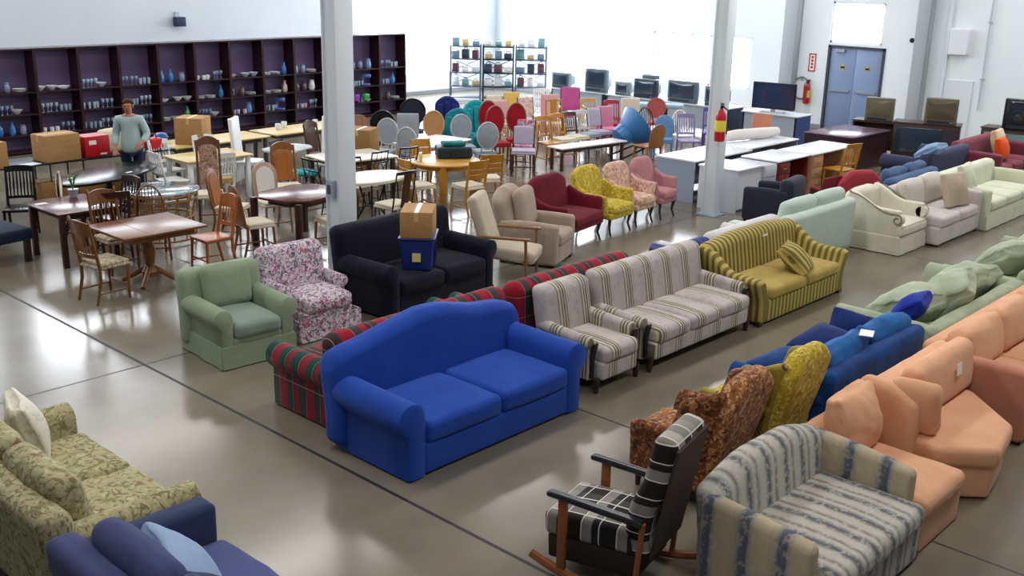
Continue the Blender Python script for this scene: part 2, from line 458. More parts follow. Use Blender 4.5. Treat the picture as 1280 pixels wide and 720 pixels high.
# grey steel double door with yellow warning diamonds
d = struct(MB().box(XW - .02, XW + .1, 11.53, 11.6, 0, 2.16).box(XW - .02, XW + .1, 13.0, 13.07, 0, 2.16).box(XW - .02, XW + .1, 11.53, 13.07, 2.1, 2.16).build('door_1', plain('#3a4152', .5)))
DGREY = plain('#7f93b8', .45, spec=.5)
for a, b, s in ((11.6, 12.29, 1), (12.31, 13.0, -1)):
    leaf = MB().box(XW + .02, XW + .07, a, b, .01, 2.1).build('door_leaf', DGREY, d, bevel=.006)
    MB().box(XW - .03, XW + .02, a + .08, b - .08, 1.0, 1.06).build('push_bar', plain('#b9bec4', .3, .8), leaf)
    yc = (a + b) / 2 + s * .02; q = .085
    MB().add([(XW + .012, yc - q, ZD), (XW + .012, yc, ZD - q), (XW + .012, yc + q, ZD), (XW + .012, yc, ZD + q),
              (XW + .02, yc - q, ZD), (XW + .02, yc, ZD - q), (XW + .02, yc + q, ZD), (XW + .02, yc, ZD + q)],
             [(0, 1, 2, 3), (7, 6, 5, 4), (0, 1, 5, 4), (1, 2, 6, 5), (2, 3, 7, 6), (3, 0, 4, 7)]).build('warning_diamond', plain('#c9b04a', .5), leaf)
    MB().box(XW + .006, XW + .012, yc - .055, yc + .055, ZD - .025, ZD + .025).build('black_band', plain('#23231f', .5), leaf)
MB().box(XW - .06, XW + .02, 12.6, 12.85, 2.0, 2.07).build('door_closer', plain('#aab2ba', .35, .6), d)
# steel columns
COLW = plain('#dbe4ec', .5); COLG = plain('#8fa0b2', .45)
def column(n, x, y, w, label):
    t = MB().box(-w / 2 + .02, w / 2 - .02, -w / 2 + .02, w / 2 - .02, 0, ZC)
    for q in (-1, 1): t.box(-w / 2, w / 2, min(q * w / 2, q * (w / 2 - .03)), max(q * w / 2, q * (w / 2 - .03)), 0, ZC)
    o = struct(t.build('trim_%d' % n, COLW, bevel=.004)); o.location = (x, y, 0)
    MB().box(-w / 2 - .06, w / 2 + .06, -w / 2 - .06, w / 2 + .06, 0, .02).build('base_plate', COLG, o)
    return o
c1 = column(1, 7.78, 10.02, .26, '')
b = MB().box(-.18, -.11, -.06, .06, 1.25, 1.45).build('outlet_box', plain('#9aa7b4', .4), c1)
MB().box(-.185, -.18, -.03, .03, 1.29, 1.4).build('outlet_cover', plain('#3b4048', .5), b)
c2 = column(2, 15.06, 9.39, .24, '')
# grey pilasters against the right wall
for n, (y0, y1) in enumerate(((13.88, 14.3), (10.42, 10.76))):
    struct(MB().box(XW - .22, XW - .02, y0, y1, 0, ZC).box(XW - .26, XW - .22, y0 + .02, y1 - .1, 0, ZC).build('trim_%d' % (3 + n), plain('#a7aeb4', .6), bevel=.006))
struct(MB().box(XW - .06, XW, 9.98, 10.06, 0, ZC).box(XW - .03, XW, 9.3, 9.98, 0, 1.55).build('trim_5', plain('#dfe6ee', .5)))
# things on the walls
t = thing('wall_box', 'white electrical box fixed high on the wall above the old televisions', 'electrical box', (XW, 9.72, 2.42))
MB().box(-.16, -.0, -.22, .22, -.28, .32).build('housing', plain('#eef2f6', .4), t, bevel=.01)
MB().box(-.17, -.16, -.2, .2, -.26, .3).build('cover', plain('#e2e8ee', .4), t)
t = thing('mounted_speaker', 'small dark loudspeaker mounted high on the white wall above the bookcases', 'speaker', (14.35, YW, 2.42))
MB().box(-.13, .13, -.24, -.06, -.13, .1).build('cabinet', plain('#2b3a55', .5), t, bevel=.012)
MB().box(-.05, .05, -.06, -.0, .05, .22).build('bracket', plain('#c6ccd4', .4), t)
t = thing('mounted_sensor', 'small round black sensor on the wall beside the grey door', 'sensor', (XW, 10.9, 2.4))
MB().lathe([(.0, 0), (.06, 0), (.055, .03), (.0, .035)], n=14, M=rotM(0, -90, 0)).build('dome', plain('#15181d', .3), t)
RED = plain('#c01828', .4); WHT = plain('#f2f2f2', .5)
t = thing('extinguisher_sign', 'tall narrow white and red sign above the wall extinguisher by the door', 'sign', (XW, 13.48, 1.66))
MB().box(-.012, 0, -.11, .11, -.22, .26).build('panel', WHT, t)
f = MB()
for q in ((-.1, .1, .22, .25), (-.1, .1, -.21, -.18), (-.1, -.07, -.21, .25), (.07, .1, -.21, .25)): f.box(-.018, -.012, *q)
f.build('red_border', RED, t)
f = MB()
for k in range(4): f.box(-.018, -.012, -.03, .03, -.13 + k * .085, -.075 + k * .085)
f.build('red_lettering', RED, t)
def extinguisher(name, label, loc, rot=0, s=1.0, sx=1.0):
    t = thing(name, label, 'fire extinguisher', loc, rot, s=s)
    MB().lathe([(.0, 0), (.075, .0), (.085, .02), (.085, .4), (.07, .46), (.035, .5), (.03, .53), (0, .53)], n=18).build('cylinder', RED, t)
    MB().box(-.02, .02, -.02, .02, .53, .57).box(-.02, .02, -.12, .03, .57, .585).box(-.02, .02, -.12, .03, .6, .615).build('handle', plain('#20242a', .4, .6), t)
    MB().path([(.02, -.02, .56), (.1, -.03, .5), (.105, -.03, .3), (.1, -.03, .12)], .012, 8).build('hose', plain('#181a1c', .6), t)
    MB().lathe([(.0865, .16), (.0872, .17), (.0872, .33), (.0865, .34)], n=18).build('paper_label', plain('#e9d24a', .5), t)
    MB().box(-.05, .05, .08, .1, .1, .45).build('wall_bracket', plain('#8a1018', .5), t)
    return t
extinguisher('fire_extinguisher', 'red fire extinguisher hung on the wall beside the grey steel door', (XW - .11, 13.5, .62), 90)
extinguisher('fire_extinguisher', 'red fire extinguisher with yellow label strapped to the grey column', (14.88, 9.22, 1.28), -47, s=1.0)
t = thing('hose_reel', 'round wire hoop hanging on the wall beside the red extinguisher', 'hoop', (XW - .03, 13.72, 1.0))
MB().path([(0, .25 * math.cos(a * PI / 12), .28 * math.sin(a * PI / 12)) for a in range(25)], .018, 6).build('hoop', plain('#6b727a', .5), t)
MB().box(0, .03, -.03, .03, .2, .3).build('hook', plain('#9aa0a8', .4), t)
t = thing('wall_pipe', 'thin grey conduit rising up the wall beside the white electrical box', 'pipe', (XW - .04, 9.1, 0))
MB().path([(0, 0, .9), (0, 0, 3.2), (0, 0, ZC)], .022, 8).build('tube', plain('#c4cbd2', .4), t)
for z in (1.6, 2.9): MB().box(-.03, .04, -.04, .04, z, z + .03).build('clamp', plain('#aab2ba', .4), t)

# ------------------------------------------------------------------ light
def area(name, loc, sx, sy, power, rot=(0, 0, 0), col=(1, 1, 1)):
    l = bpy.data.lights.new(name, 'AREA'); l.shape = 'RECTANGLE'; l.size = sx; l.size_y = sy; l.energy = power; l.color = col
    o = bpy.data.objects.new(name, l); C.objects.link(o); o.location = loc; o.rotation_euler = rot; return o
w = bpy.data.worlds.new('world'); bpy.context.scene.world = w; w.use_nodes = True
w.node_tree.nodes['Background'].inputs[0].default_value = hx('#cfe0f5'); w.node_tree.nodes['Background'].inputs[1].default_value = 1.0
k = 0
for gx in (3.0, 9.5, 16.0, 22.5):
    for gy in (1.5, 7.5, 13.5, 19.5):
        k += 1; area('ceiling_lamp_%d' % k, (gx, gy, ZC - .05), 4.2, .9, LAMP, col=(1.0, .97, .93))
sc = bpy.context.scene
sc.view_settings.view_transform = 'Standard'; sc.view_settings.look = 'None'; sc.view_settings.gamma = 1; sc.view_settings.use_curve_mapping = False
sc.view_settings.exposure = EXPO
# ------------------------------------------------------------------ fabrics
BLUE = fabric('#1d49a8', .12, 3.0, col2='#19409c')
TART_X = plaid('tartan_back', 'X', .42, [(0, '#8e1028'), (.34, '#16302e'), (.5, '#2a2028'), (.62, '#8e1028'), (.78, '#183a3a')], 'Z', .42, [(0, '#8e1028'), (.5, '#123836')], '#b8a070', .016, .12)
TART_Y = plaid('tartan_arm', 'Y', .40, [(0, '#8e1028'), (.28, '#14403c'), (.56, '#8e1028'), (.72, '#14403c')], 'Z', .8, [(0, '#7a1024'), (.62, '#1a4a44')], '#b8a070', .016, .15)
LS = [(0, '#bdb5b0'), (.30, '#b8b0ae'), (.58, '#7f7a5c'), (.64, '#cdc9b8'), (.70, '#6f6c50'), (.76, '#c8c4b4'), (.80, '#6e6a50'), (.87, '#ccc8ba'), (.90, '#807a60'), (.95, '#bfb8b2')]
LV_X = stripe('loveseat_stripe_fabric', 'X', .36, LS, .1, .012, 5, ('#a298a4', 11, .52, .45))
LV_Y = stripe('loveseat_arm_stripe', 'Y', .36, LS, .4, .012, 5, ('#a298a4', 11, .52, .45))
OL = [(0, '#b8a45c'), (.42, '#a8944c'), (.5, '#6f6430'), (.92, '#7d7138')]
OLX = stripe('olive_stripe', 'X', .085, OL); OLY = stripe('olive_stripe_arm', 'Y', .085, OL)
OLP = fabric('#b39c56', .14, 4, col2='#a58d48')
IK = [(0, '#bdb9b0'), (.24, '#b7b3aa'), (.34, '#8f8a83'), (.44, '#585e66'), (.52, '#72767a'), (.62, '#a39f97'), (.72, '#c0bcb2'), (.82, '#9a9389'), (.88, '#7f7a76'), (.95, '#aeaaa1')]
IKX = stripe('ikat_stripe', 'X', .235, IK, 0, .12, 11, ('#c4c0b6', 26, .52, .55), interp='LINEAR')
IK2 = [(0, '#b5a78c'), (.40, '#b0a288'), (.5, '#8d8f90'), (.56, '#545b66'), (.74, '#5e656e'), (.8, '#8a8c8c'), (.9, '#aea084')]
IKY = stripe('ikat_arm_stripe', 'Y', .27, IK2, .2, .10, 9, ('#b8ac94', 20, .52, .5), interp='LINEAR')
PEACH = fabric('#e2ad88', .10, 3, col2='#d8a07c')
PEACH_SHADE = fabric('#c4866e', .10, 3, col2='#ba7c66')  # darker copy of the peach: shade put into the arm colour
SAGE = fabric('#aab39a', .2, 5, col2='#93a084')
COBALT = fabric('#0d4488', .25, 5, col2='#082e62')
DCOB = fabric('#0c2a6c', .25, 4, col2='#081e54')
TEALB = fabric('#1a64a8', .2, 5, col2='#0f4c8a')
BRFL = floral('brown_floral', '#8a5230', ['#b0713e', '#5c3620', '#c49a68'], 11, th=.53)
BRFLD = floral('rust_floral', '#6a3a22', ['#8f5630', '#3d2416', '#a8764a'], 12, th=.54)
YLFL = floral('yellow_brocade', '#b59d2a', ['#d2bc4a', '#94801e', '#dccb72'], 14, th=.54)
CRFL = floral('garden_floral', '#a8a07a', ['#8b8660', '#b9b18a', '#7f6a4c', '#6f7450'], 5, dist=2.5, th=.55)
RKX = plaid('lumberjack_plaid', 'X', .40, [(0, '#1c1816'), (.28, '#aaa59e'), (.5, '#241e1b'), (.78, '#6a625a')], 'Z', .26, [(0, '#171413'), (.4, '#b0aba4'), (.68, '#1e1917')], '#d8d4cc', .06, .5)
RKY = plaid('lumberjack_plaid_seat', 'X', .40, [(0, '#1c1816'), (.28, '#9a958e'), (.5, '#241e1b'), (.78, '#5a524a')], 'Y', .26, [(0, '#171413'), (.4, '#b0aba4'), (.68, '#171c2c')], '#d8d4cc', .06, .5)
def camel(u):
    pts = ((-1, .72), (-.93, .81), (-.84, .84), (-.66, .87), (-.34, .945), (-.1, 1.0), (.14, .99), (.5, .885), (.8, .845), (.92, .80), (1, .68))
    for (a, p), (b, q) in zip(pts, pts[1:]):
        if u <= b: return p + (q - p) * (u - a) / (b - a)
    return .74
# ---- row facing the camera -------------------------------------------------
t = sofa('camelback_sofa', 'royal blue camelback sofa with rolled arms and two seat cushions', 'sofa', 6.07, 6.18, 0, 2.34, 1.03, dict(body=BLUE),
     arm='roll', arm_h=.68, arm_w=.30, arm_r=.135, seat_h=.47, ct=.19, back_h=1.04, bt=.24, topf=camel, nseat=2, recline=.12, back_r=.09, leg_h=.02, legs=None, slope=.02, wr=.004)
t = sofa('armchair', 'armchair in grey and green striped floral fabric beside the royal blue sofa', 'armchair', 7.87, 6.19, 0, .80, .85, dict(body=LV_X, arm=LV_Y, trim=wood('#2e2024', '#1f1519', 4, .4, 'Z')), arm='roll', arm_h=.60, arm_w=.13, arm_r=.062,
     seat_h=.45, ct=.16, back_h=.92, bt=.2, nseat=1, leg_h=.12, recline=.2, slope=.05, arm_len=.86, backw=(-.36, .36))
t = sofa('sofa', 'three seat sofa in grey and green striped floral fabric beside the matching armchair', 'sofa', 9.32, 6.18, 0, 2.02, .88, dict(body=LV_X, arm=LV_Y, trim=wood('#2e2024', '#1f1519', 4, .4, 'Z')), arm='roll', arm_h=.60, arm_w=.13, arm_r=.062,
     seat_h=.45, ct=.16, back_h=.92, bt=.2, nseat=3, leg_h=.12, recline=.2, slope=.05, arm_len=.86, backw=(-.97, .97))
t = sofa('sofa', 'olive and gold striped sofa with flared arms beside the grey striped floral sofa', 'sofa', 11.47, 6.16, 0, 2.14, .9, dict(body=OLX, arm=OLY, seat=OLP, back=OLX), arm='flare', arm_h=.56, arm_w=.22,
     seat_h=.44, ct=.15, back_h=.9, bt=.24, nseat=2, leg_h=.03, legs='block', recline=.16, topf=lambda u: .93 + .07 * sm(1, .3, abs(u)), back_r=.1)
m = MB()
m.add([(-.06, -.004, -.05), (.06, -.004, -.05), (.06, -.004, .05), (-.06, -.004, .05), (-.06, .0, -.05), (.06, .0, -.05), (.06, .0, .05), (-.06, .0, .05)], [(0, 1, 2, 3), (7, 6, 5, 4), (0, 1, 5, 4), (2, 3, 7, 6), (1, 2, 6, 5), (3, 0, 4, 7)])
o = m.build('price_tag', plain('#e8e6da', .6), t); o.location = (.13, .255, .75); o.rotation_euler = (R(-8), 0, 0)
pillow('throw_pillow', 'olive striped throw pillow lying on the olive and gold sofa', 11.56, 5.95, .585, .46, .46, OLX, rot=18, tilt=52, thick=.17, seed=4)
WHC = fabric('#dedacb', .06, 3, col2='#d2cdbb'); GRW = fabric('#cdc6c4', .08, 4, col2='#c2bab8'); CRM = fabric('#d6d8c0', .08, 3, col2='#ccd0b4')
# white scroll arm chair
t = sofa('scroll_arm_chair', 'cream armchair with curled scroll arms and dark welting at the end of its row', 'armchair', 15.25, 6.45, 0, .92, .92, dict(body=WHC), arm='none', arms=(0, 0), seat_h=.44, ct=.17, back_h=.86, bt=.2,
     nseat=1, skirt=True, recline=.1, piping=plain('#8e8a72', .7), topf=lambda u: .95 + .05 * sm(1, .4, abs(u)))
for s in (-1, 1):
    m = MB(); xin = s * .36
    m.rbox(min(xin, s * .46), max(xin, s * .46), -.40, .42, .03, .66, .03, n=8, defo=lambda p: Vector((p.x, p.y, p.z + sm(.3, .66, p.z) * (.2 * sm(-.1, .42, p.y)) )))
    a = m.build('arm', WHC, t)
    q = MB()
    pts = [(s * .475, .40, .86)]
    for k in range(8): f = k / 7; pts.append((s * .475, .36 - .72 * f, .83 - .22 * sm(0, .85, f)))
    for k in range(1, 15):
        an = PI / 2 + k * .5; rr = .085 * (1 - k / 19); pts.append((s * .475, -.37 + rr * math.cos(an), .53 + rr * math.sin(an)))
    q.path(pts, .012, 6); q.build('scroll_welt', plain('#8e8a72', .7), a)
    q = MB(); q.lathe([(0, -.055), (.08, -.055), (.09, -.03), (.09, .03), (.08, .055), (0, .055)], n=18, M=rotM(0, 90, 0, (s * .415, -.37, .53))); q.build('scroll_end', WHC, a)
sofa('loveseat', 'pale grey loveseat with one arm between the cream scroll chair and the cream sofa', 'sofa', 16.55, 6.25, 0, 1.62, .95, dict(body=GRW, cushion=fabric('#d3cbc2', .08, 4)), arm='box', arms=(0, 1), arm_h=.66, arm_w=.16, seat_h=.46, ct=.17, back_h=.8, nseat=2, nback=2, leg_h=.03, legs='block', bc_h=.9)
pillow('throw_pillow', 'beige throw pillow standing against the arm of the pale grey loveseat', 16.74, 6.03, .72, .56, .54, fabric('#bfae98', .1, 4), rot=-12, tilt=20, seed=8)
sofa('sofa', 'cream sofa beyond the pale grey loveseat', 'sofa', 18.58, 6.16, 0, 2.36, .95, dict(body=CRM), arm='box', arm_h=.66, arm_w=.14, seat_h=.46, ct=.17, back_h=.82, nseat=3, nback=0, skirt=True)
pillow('throw_pillow', 'large cream pillow propped up at the end of the cream sofa', 17.55, 6.15, .74, .6, .56, CRM, rot=8, tilt=18, seed=18)
# ---- row back to back behind it --------------------------------------------
TB = dict(body=TART_X, arm=TART_Y)
sofa('plaid_sofa', 'red and green tartan sofa standing back to back with the royal blue sofa', 'sofa', 6.2, 7.26, 180, 2.22, 1.06, TB, arm='roll', arm_h=.62, arm_w=.26, arm_r=.12, seat_h=.45, back_h=.93, bt=.26, back_r=.12, nseat=2, recline=.0, leg_h=.02, legs=None)
sofa('plaid_sofa', 'red and green tartan sofa behind the striped floral armchair, second of the pair', 'sofa', 8.32, 7.24, 180, 2.0, 1.04, TB, arm='roll', arm_h=.62, arm_w=.26, arm_r=.12, seat_h=.45, back_h=.93, bt=.26, back_r=.12, nseat=2, recline=.0, leg_h=.02, legs=None)
NPL = plaid('navy_plaid', 'X', .2, [(0, '#2a3370'), (.5, '#3b4584'), (.8, '#1b2350')], 'Z', .2, [(0, '#2a3370'), (.5, '#4a4f84')], '#7880aa', .05, .5)
sofa('sofa', 'navy blue checked sofa behind the grey striped floral sofa', 'sofa', 10.15, 7.14, 180, 1.55, .9, dict(body=NPL), arm='roll', arm_h=.6, arm_w=.2, seat_h=.43, back_h=.83, bt=.24, back_r=.11, nseat=2, recline=.02)
sofa('sofa', 'pale grey sofa back to back with the olive striped sofa', 'sofa', 11.75, 7.16, 180, 1.72, .9, dict(body=fabric('#cfcdd0', .08, 3)), arm='roll', arm_h=.6, arm_w=.2, seat_h=.43, back_h=.85, bt=.24, back_r=.11, nseat=2, recline=.02)
MINT = fabric('#c3d2c8', .06, 3, col2='#b9cabf')
sofa('sofa', 'pale mint sofa with loose back cushions in the row behind the olive sofa', 'sofa', 13.55, 7.08, 180, 2.05, .95, dict(body=MINT), arm='box', arm_h=.62, arm_w=.18, seat_h=.44, back_h=.82, bt=.2, nseat=2, nback=2, recline=.04, bc_h=.98, leg_h=.03)
# ---- row B, facing the camera corner ---------------------------------------
t = sofa('loveseat', 'loveseat with sloping arms in grey, white and blue blurred stripes', 'sofa', 6.12, 2.8, 0, 1.56, .98, dict(body=IKX, arm=IKY, seat=IKX), arm='box', arm_h=.72, arm_w=.13, slope=.08, arm_len=.88, seat_h=.46, ct=.17, back_h=.86, bt=.2, nseat=1, leg_h=.02,
     recline=.14, topf=lambda u: .86 + .14 * sm(1, .3, abs(u)), back_r=.09, wr=.008)
t = sofa('armless_sofa_section', 'peach armless sofa section beside the blue and white striped loveseat', 'sofa', 7.22, 2.86, 0, .74, 1.04, dict(body=PEACH), arms=(0, 0), seat_h=.43, ct=.16, back_h=.68, bt=.18, nseat=1, nback=0, leg_h=.0, legs=None, recline=.08, wr=.01)
pillow('back_pillow', 'plump peach cushion leaning on the armless peach section', 7.30, 3.14, .66, .62, .5, PEACH, rot=4, tilt=14, thick=.24, seed=31, wr=.02)
# corner section: quarter-turned seat
def corner_section(x, y, rot):
    t = thing('corner_sofa_section', 'peach corner sofa section with an angled seat and white paper tag', 'sofa', (x, y, 0), rot)
    out = [(-.55, .3), (.74, .3), (.74, .12), (.22, -.40), (-.36, -.50), (-.68, -.12), (-.62, .08)]   # seat plan with an angled front
    def slab(o, z0, z1, nm, mat, bev):
        m = MB(); m.prism(o, 'z', z0, z1); return m.build(nm, mat, t, bevel=bev, seg=4, ang=60)
    ins = [(a * .93, b * .9) for a, b in out]
    slab(ins, .02, .30, 'seat_base', PEACH, .02); slab(out, .29, .46, 'seat_cushion', PEACH, .05)
    m = MB(); m.rbox(-.66, .9, .34, .56, .02, .80, .07, n=8, wr=.006, seed=3); bk = m.build('backrest', PEACH, t)
    m = MB(); m.rbox(-.70, -.52, .06, .56, .02, .86, .07, n=8, wr=.006, seed=4, defo=lambda p: Vector((p.x, p.y, p.z - .10 * sm(.3, .06, p.y) * sm(.2, .8, p.z)))); m.build('side_backrest', PEACH, t)
    m = MB(); m.rbox(-.32, .84, -.09, .09, .0, .44, .07, (0, .03, .01), n=6, wr=.012, seed=5, M=rotM(-7, 0, 0, (0, .24, .455))); bc = m.build('back_cushion', PEACH, t)
    m = MB(); m.rbox(-.08, .08, -.2, .19, 0, .44, .075, (.03, 0, .02), n=6, wr=.012, seed=6, M=rotM(0, -12, 8, (-.47, .15, .46))); m.build('side_cushion', PEACH, t)
    q = MB(); q.box(-.05, .05, -.003, 0, -.05, .05); o = q.build('price_tag', plain('#f0eee8', .6), bc); o.location = (.34, .135, .76); o.rotation_euler = (R(-7), 0, 0)
    return t
corner_section(8.4, 2.76, 0)
t = sofa('sofa', 'long peach sofa with a shade-coloured outer arm beside the peach corner section', 'sofa', 10.75, 2.93, 0, 2.98, .98, dict(body=PEACH, arm=PEACH_SHADE), arm='box', arm_h=.68, arm_w=.16, seat_h=.44, ct=.17, back_h=.74, bt=.2, nseat=3, nback=3, leg_h=.03, legs='block', wr=.012, bc_h=.86, bc_t=.24)
# ---- row B, facing away -----------------------------------------------------
def wing_chair(label, x, y, rot, mats, W=.78, D=.82, bh=1.05, name='wing_chair'):
    t = thing(name, label, 'armchair', (x, y, 0), rot); w = W / 2; f = -D / 2; b = D / 2
    m = MB(); m.rbox(-w + .1, w - .1, f + .03, b - .06, .14, .34, .03); m.build('seat_base', mats['body'], t)
    m = MB(); m.rbox(-w + .11, w - .11, f, b - .2, .32, .48, .05, (0, .01, .03), wr=.006, seed=2); m.build('seat_cushion', mats.get('seat', mats['body']), t)
    def tp(p):
        u = p.x / w; fz = sm(.2, bh, p.z)
        return Vector((p.x * (1 + .06 * fz), p.y + .22 * max(0, p.z - .4), p.z - .16 * fz * sm(.35, 1.0, abs(u))))
    m = MB(); m.rbox(-w + .04, w - .04, b - .2, b - .04, .2, bh, .07, (0, .03, 0), n=10, defo=tp); m.build('backrest', mats.get('back', mats['body']), t)
    for s in (-1, 1):
        def wg(p, s=s):
            fz = sm(.55, .95, p.z); ft = (p.y - f) / D
            return Vector((p.x + s * .05 * sm(.4, .62, p.z), p.y + .22 * max(0, p.z - .5), p.z))
        a, c = sorted((s * (w - .11), s * w)); m = MB(); m.rbox(a, c, f + .06, b - .1, .14, .62, .05, defo=wg); m.build('arm', mats.get('arm', mats['body']), t)
        m = MB(); m.rbox(a, c, b - .42, b - .1, .55, bh - .08, .05, n=6, defo=lambda p, s=s: Vector((p.x + s * .07 * sm(b - .1, b - .42, p.y), p.y + .22 * max(0, p.z - .5), p.z - .1 * sm(b - .1, b - .42, p.y) * sm(.6, 1, p.z)))); m.build('wing', mats.get('arm', mats['body']), t)
        for yy in (f + .1, b - .12):
            m = MB(); m.lathe([(.018, 0), (.024, .05), (.03, .16)], (s * (w - .12), yy, 0), 10); m.build('leg', DKWOOD, t)
    return t
wing_chair('rust brown floral wing chair standing back to back behind the plaid rocker', 6.62, 4.14, 186, dict(body=BRFLD, back=BRFL, arm=BRFLD, seat=BRFL), bh=1.08)
ZZ = NT('zigzag_olive', .9, 0, .25, .2)
zz = ZZ.math('ADD', ZZ.axis('Y'), ZZ.math('MULTIPLY', ZZ.math('PINGPONG', ZZ.axis('Z'), .09), .7))
ZIG = ZZ.out(ZZ.ramp(ZZ.math('FRACT', ZZ.math('MULTIPLY_ADD', zz, 5.5, 20)), [(0, '#9c8a2c'), (.40, '#5d3b28'), (.5, '#b09a48'), (.58, '#6b4426'), (.66, '#8f7f2a')], 'CONSTANT'))
wing_chair('yellow brocade wing chair with zigzag patterned sides beside the rust floral wing chair', 7.49, 4.10, 182, dict(body=YLFL, arm=ZIG, back=YLFL), bh=1.08, W=.72)
t = sofa('sofa', 'cobalt blue velvet sofa back to back with the peach sofas, beside the yellow chair', 'sofa', 8.78, 4.10, 180, 1.96, .98, dict(body=COBALT, cushion=TEALB), arm='roll', arms=(0, 1), arm_h=.6, arm_w=.2, seat_h=.44, back_h=.74, bt=.2, nseat=2, nback=2, bc_h=.84, wr=.02, bc_t=.2)
for k, (px, py, pz, r, ti, ro, w, h, cl, l) in enumerate(((8.35, 4.25, .53, 170, 80, 0, .62, .55, COBALT, 'blue velvet cushion lying flat on the seat of the cobalt sofa nearest the yellow chair'),
        (9.05, 4.25, .53, 250, 70, 0, .6, .5, DCOB, 'dark blue cushion tipped over in the middle of the cobalt sofa'), (9.5, 4.1, .58, 265, 20, 0, .72, .38, DCOB, 'dark blue cushion leaning on the arm between the cobalt and sage sofas'))):
    pillow('cushion', l, px, py, pz, w, h, cl, rot=r, tilt=ti, seed=40 + k, wr=.015, cat='cushion', thick=.18)
m = MB(); m.box(-.09, .09, -.06, .06, 0, .004); tag(m.build('paper_slip', plain('#f2f2ee', .6)), 'white paper slip lying on the back cushion of the cobalt sofa', 'paper', (8.75, 3.74, .862), 20)
SG = dict(body=SAGE, cushion=fabric('#b2bca4', .2, 4, col2='#98a58c'))
t = sofa('sofa', 'sage green sofa covered in rumpled cushions beside the cobalt blue sofa', 'sofa', 11.12, 4.08, 180, 2.56, 1.1, SG, arm='roll', arm_h=.68, arm_w=.24, arm_r=.12, seat_h=.44, back_h=.68, bt=.2, nseat=2, nback=0, wr=.02)
for k, (px, py, pz, r, ti, sz, l) in enumerate(((10.7, 4.15, .60, 165, 66, .75, 'rumpled sage cushion on the sage sofa nearest the cobalt sofa'), (11.2, 3.95, .66, 200, 48, .8, 'big crumpled sage cushion slumped in the middle of the sage sofa'),
        (11.85, 4.05, .62, 170, 58, .7, 'sage cushion slumped at the far end of the first sage sofa'))):
    pillow('cushion', l, px, py, pz, sz, .6, SG['cushion'], rot=r, tilt=ti, seed=50 + k, wr=.035, cat='cushion', thick=.28)
pillow('cushion', 'royal blue cushion lying on the sage sofa just behind its roll arm', 10.3, 3.98, .70, .44, .4, fabric('#162f9c', .15, 4), rot=190, tilt=48, seed=56, cat='cushion')
t = sofa('sofa', 'second sage green sofa with a roll arm, farther along the row of sage sofas', 'sofa', 13.6, 4.04, 180, 2.3, 1.05, SG, arm='roll', arm_h=.62, arm_w=.22, arm_r=.11, seat_h=.44, back_h=.74, bt=.2, nseat=2, nback=0, wr=.02)
for k, (px, py, pz, r, ti, l) in enumerate(((13.3, 4.04, .64, 160, 50, 'pale sage cushion tilted on the second sage sofa beside its roll arm'), (13.95, 3.93, .68, 195, 36, 'pale sage cushion upright in the middle of the second sage sofa'))):
    pillow('cushion', l, px, py, pz, .72, .6, SG['cushion'], rot=r, tilt=ti, seed=60 + k, wr=.03, cat='cushion', thick=.26)
pillow('throw_pillow', 'mustard yellow pillow at the far end of the second sage sofa', 14.45, 3.92, .70, .5, .46, YLFL, rot=190, tilt=25, seed=66)
# ---- plaid rocking chair ----------------------------------------------------
def rocker(x, y, rot):
    t = thing('rocking_chair', 'wooden rocking chair upholstered in black, white and brown plaid', 'rocking chair', (x, y, 0), rot)
    WD = wood('#7a4424', '#8f5530', 4, .4, 'Y'); BK = plain('#1c1d24', .25, spec=.6)
    m = MB(); m.rbox(-.27, .27, -.42, .26, .30, .47, .04, (0, 0, .02), M=rotM(3, 0, 0), wr=.004); m.build('seat_cushion', RKY, t)
    m = MB(); m.box(-.26, .26, -.40, .26, .13, .31, M=rotM(3, 0, 0)); m.build('seat_frame', plain('#241c18', .8), t, bevel=.02)
    m = MB(); m.rbox(-.27, .27, -.07, .09, 0, .86, .05, (0, .02, .01), n=8, M=rotM(-10, 0, 0, (0, .23, .32)), defo=lambda p: Vector((p.x * (1 - .04 * sm(.3, .74, p.z)), p.y - .05 * sm(.55, .3, p.z) * sm(.0, .2, p.z), p.z))); m.build('backrest', RKX, t)
    m = MB(); m.box(-.25, .25, .09, .11, .02, .82, M=rotM(-10, 0, 0, (0, .23, .32))); m.build('back_panel', plain('#3a2a20', .8), t)
    for s in (-1, 1):
        m = MB(); m.rbox(s * .32 - .035, s * .32 + .035, -.42, .27, .585, .63, .02, n=8, M=rotM(-3, 0, 0)); m.build('armrest', BK, t)
        m = MB(); m.box(s * .32 - .02, s * .32 + .02, -.3, -.24, .09, .62); m.build('arm_post', WD, t, bevel=.006)
        m = MB(); m.path([(s * .32, .26, .06), (s * .32, .3, .6)], .02, 8); m.build('arm_post', WD, t)
        m = MB(); pts = [(s * .32, -.5 + 1.1 * k / 12, .032 + .13 * (2 * k / 12 - .95) ** 2 * .9) for k in range(13)]; m.path(pts, .032, 8); m.build('rocker', WD, t)
    m = MB(); m.path([(-.32, -.27, .2), (.32, -.27, .2)], .016, 8); m.build('stretcher', WD, t)
    return t
rocker(5.2, 3.76, 192)
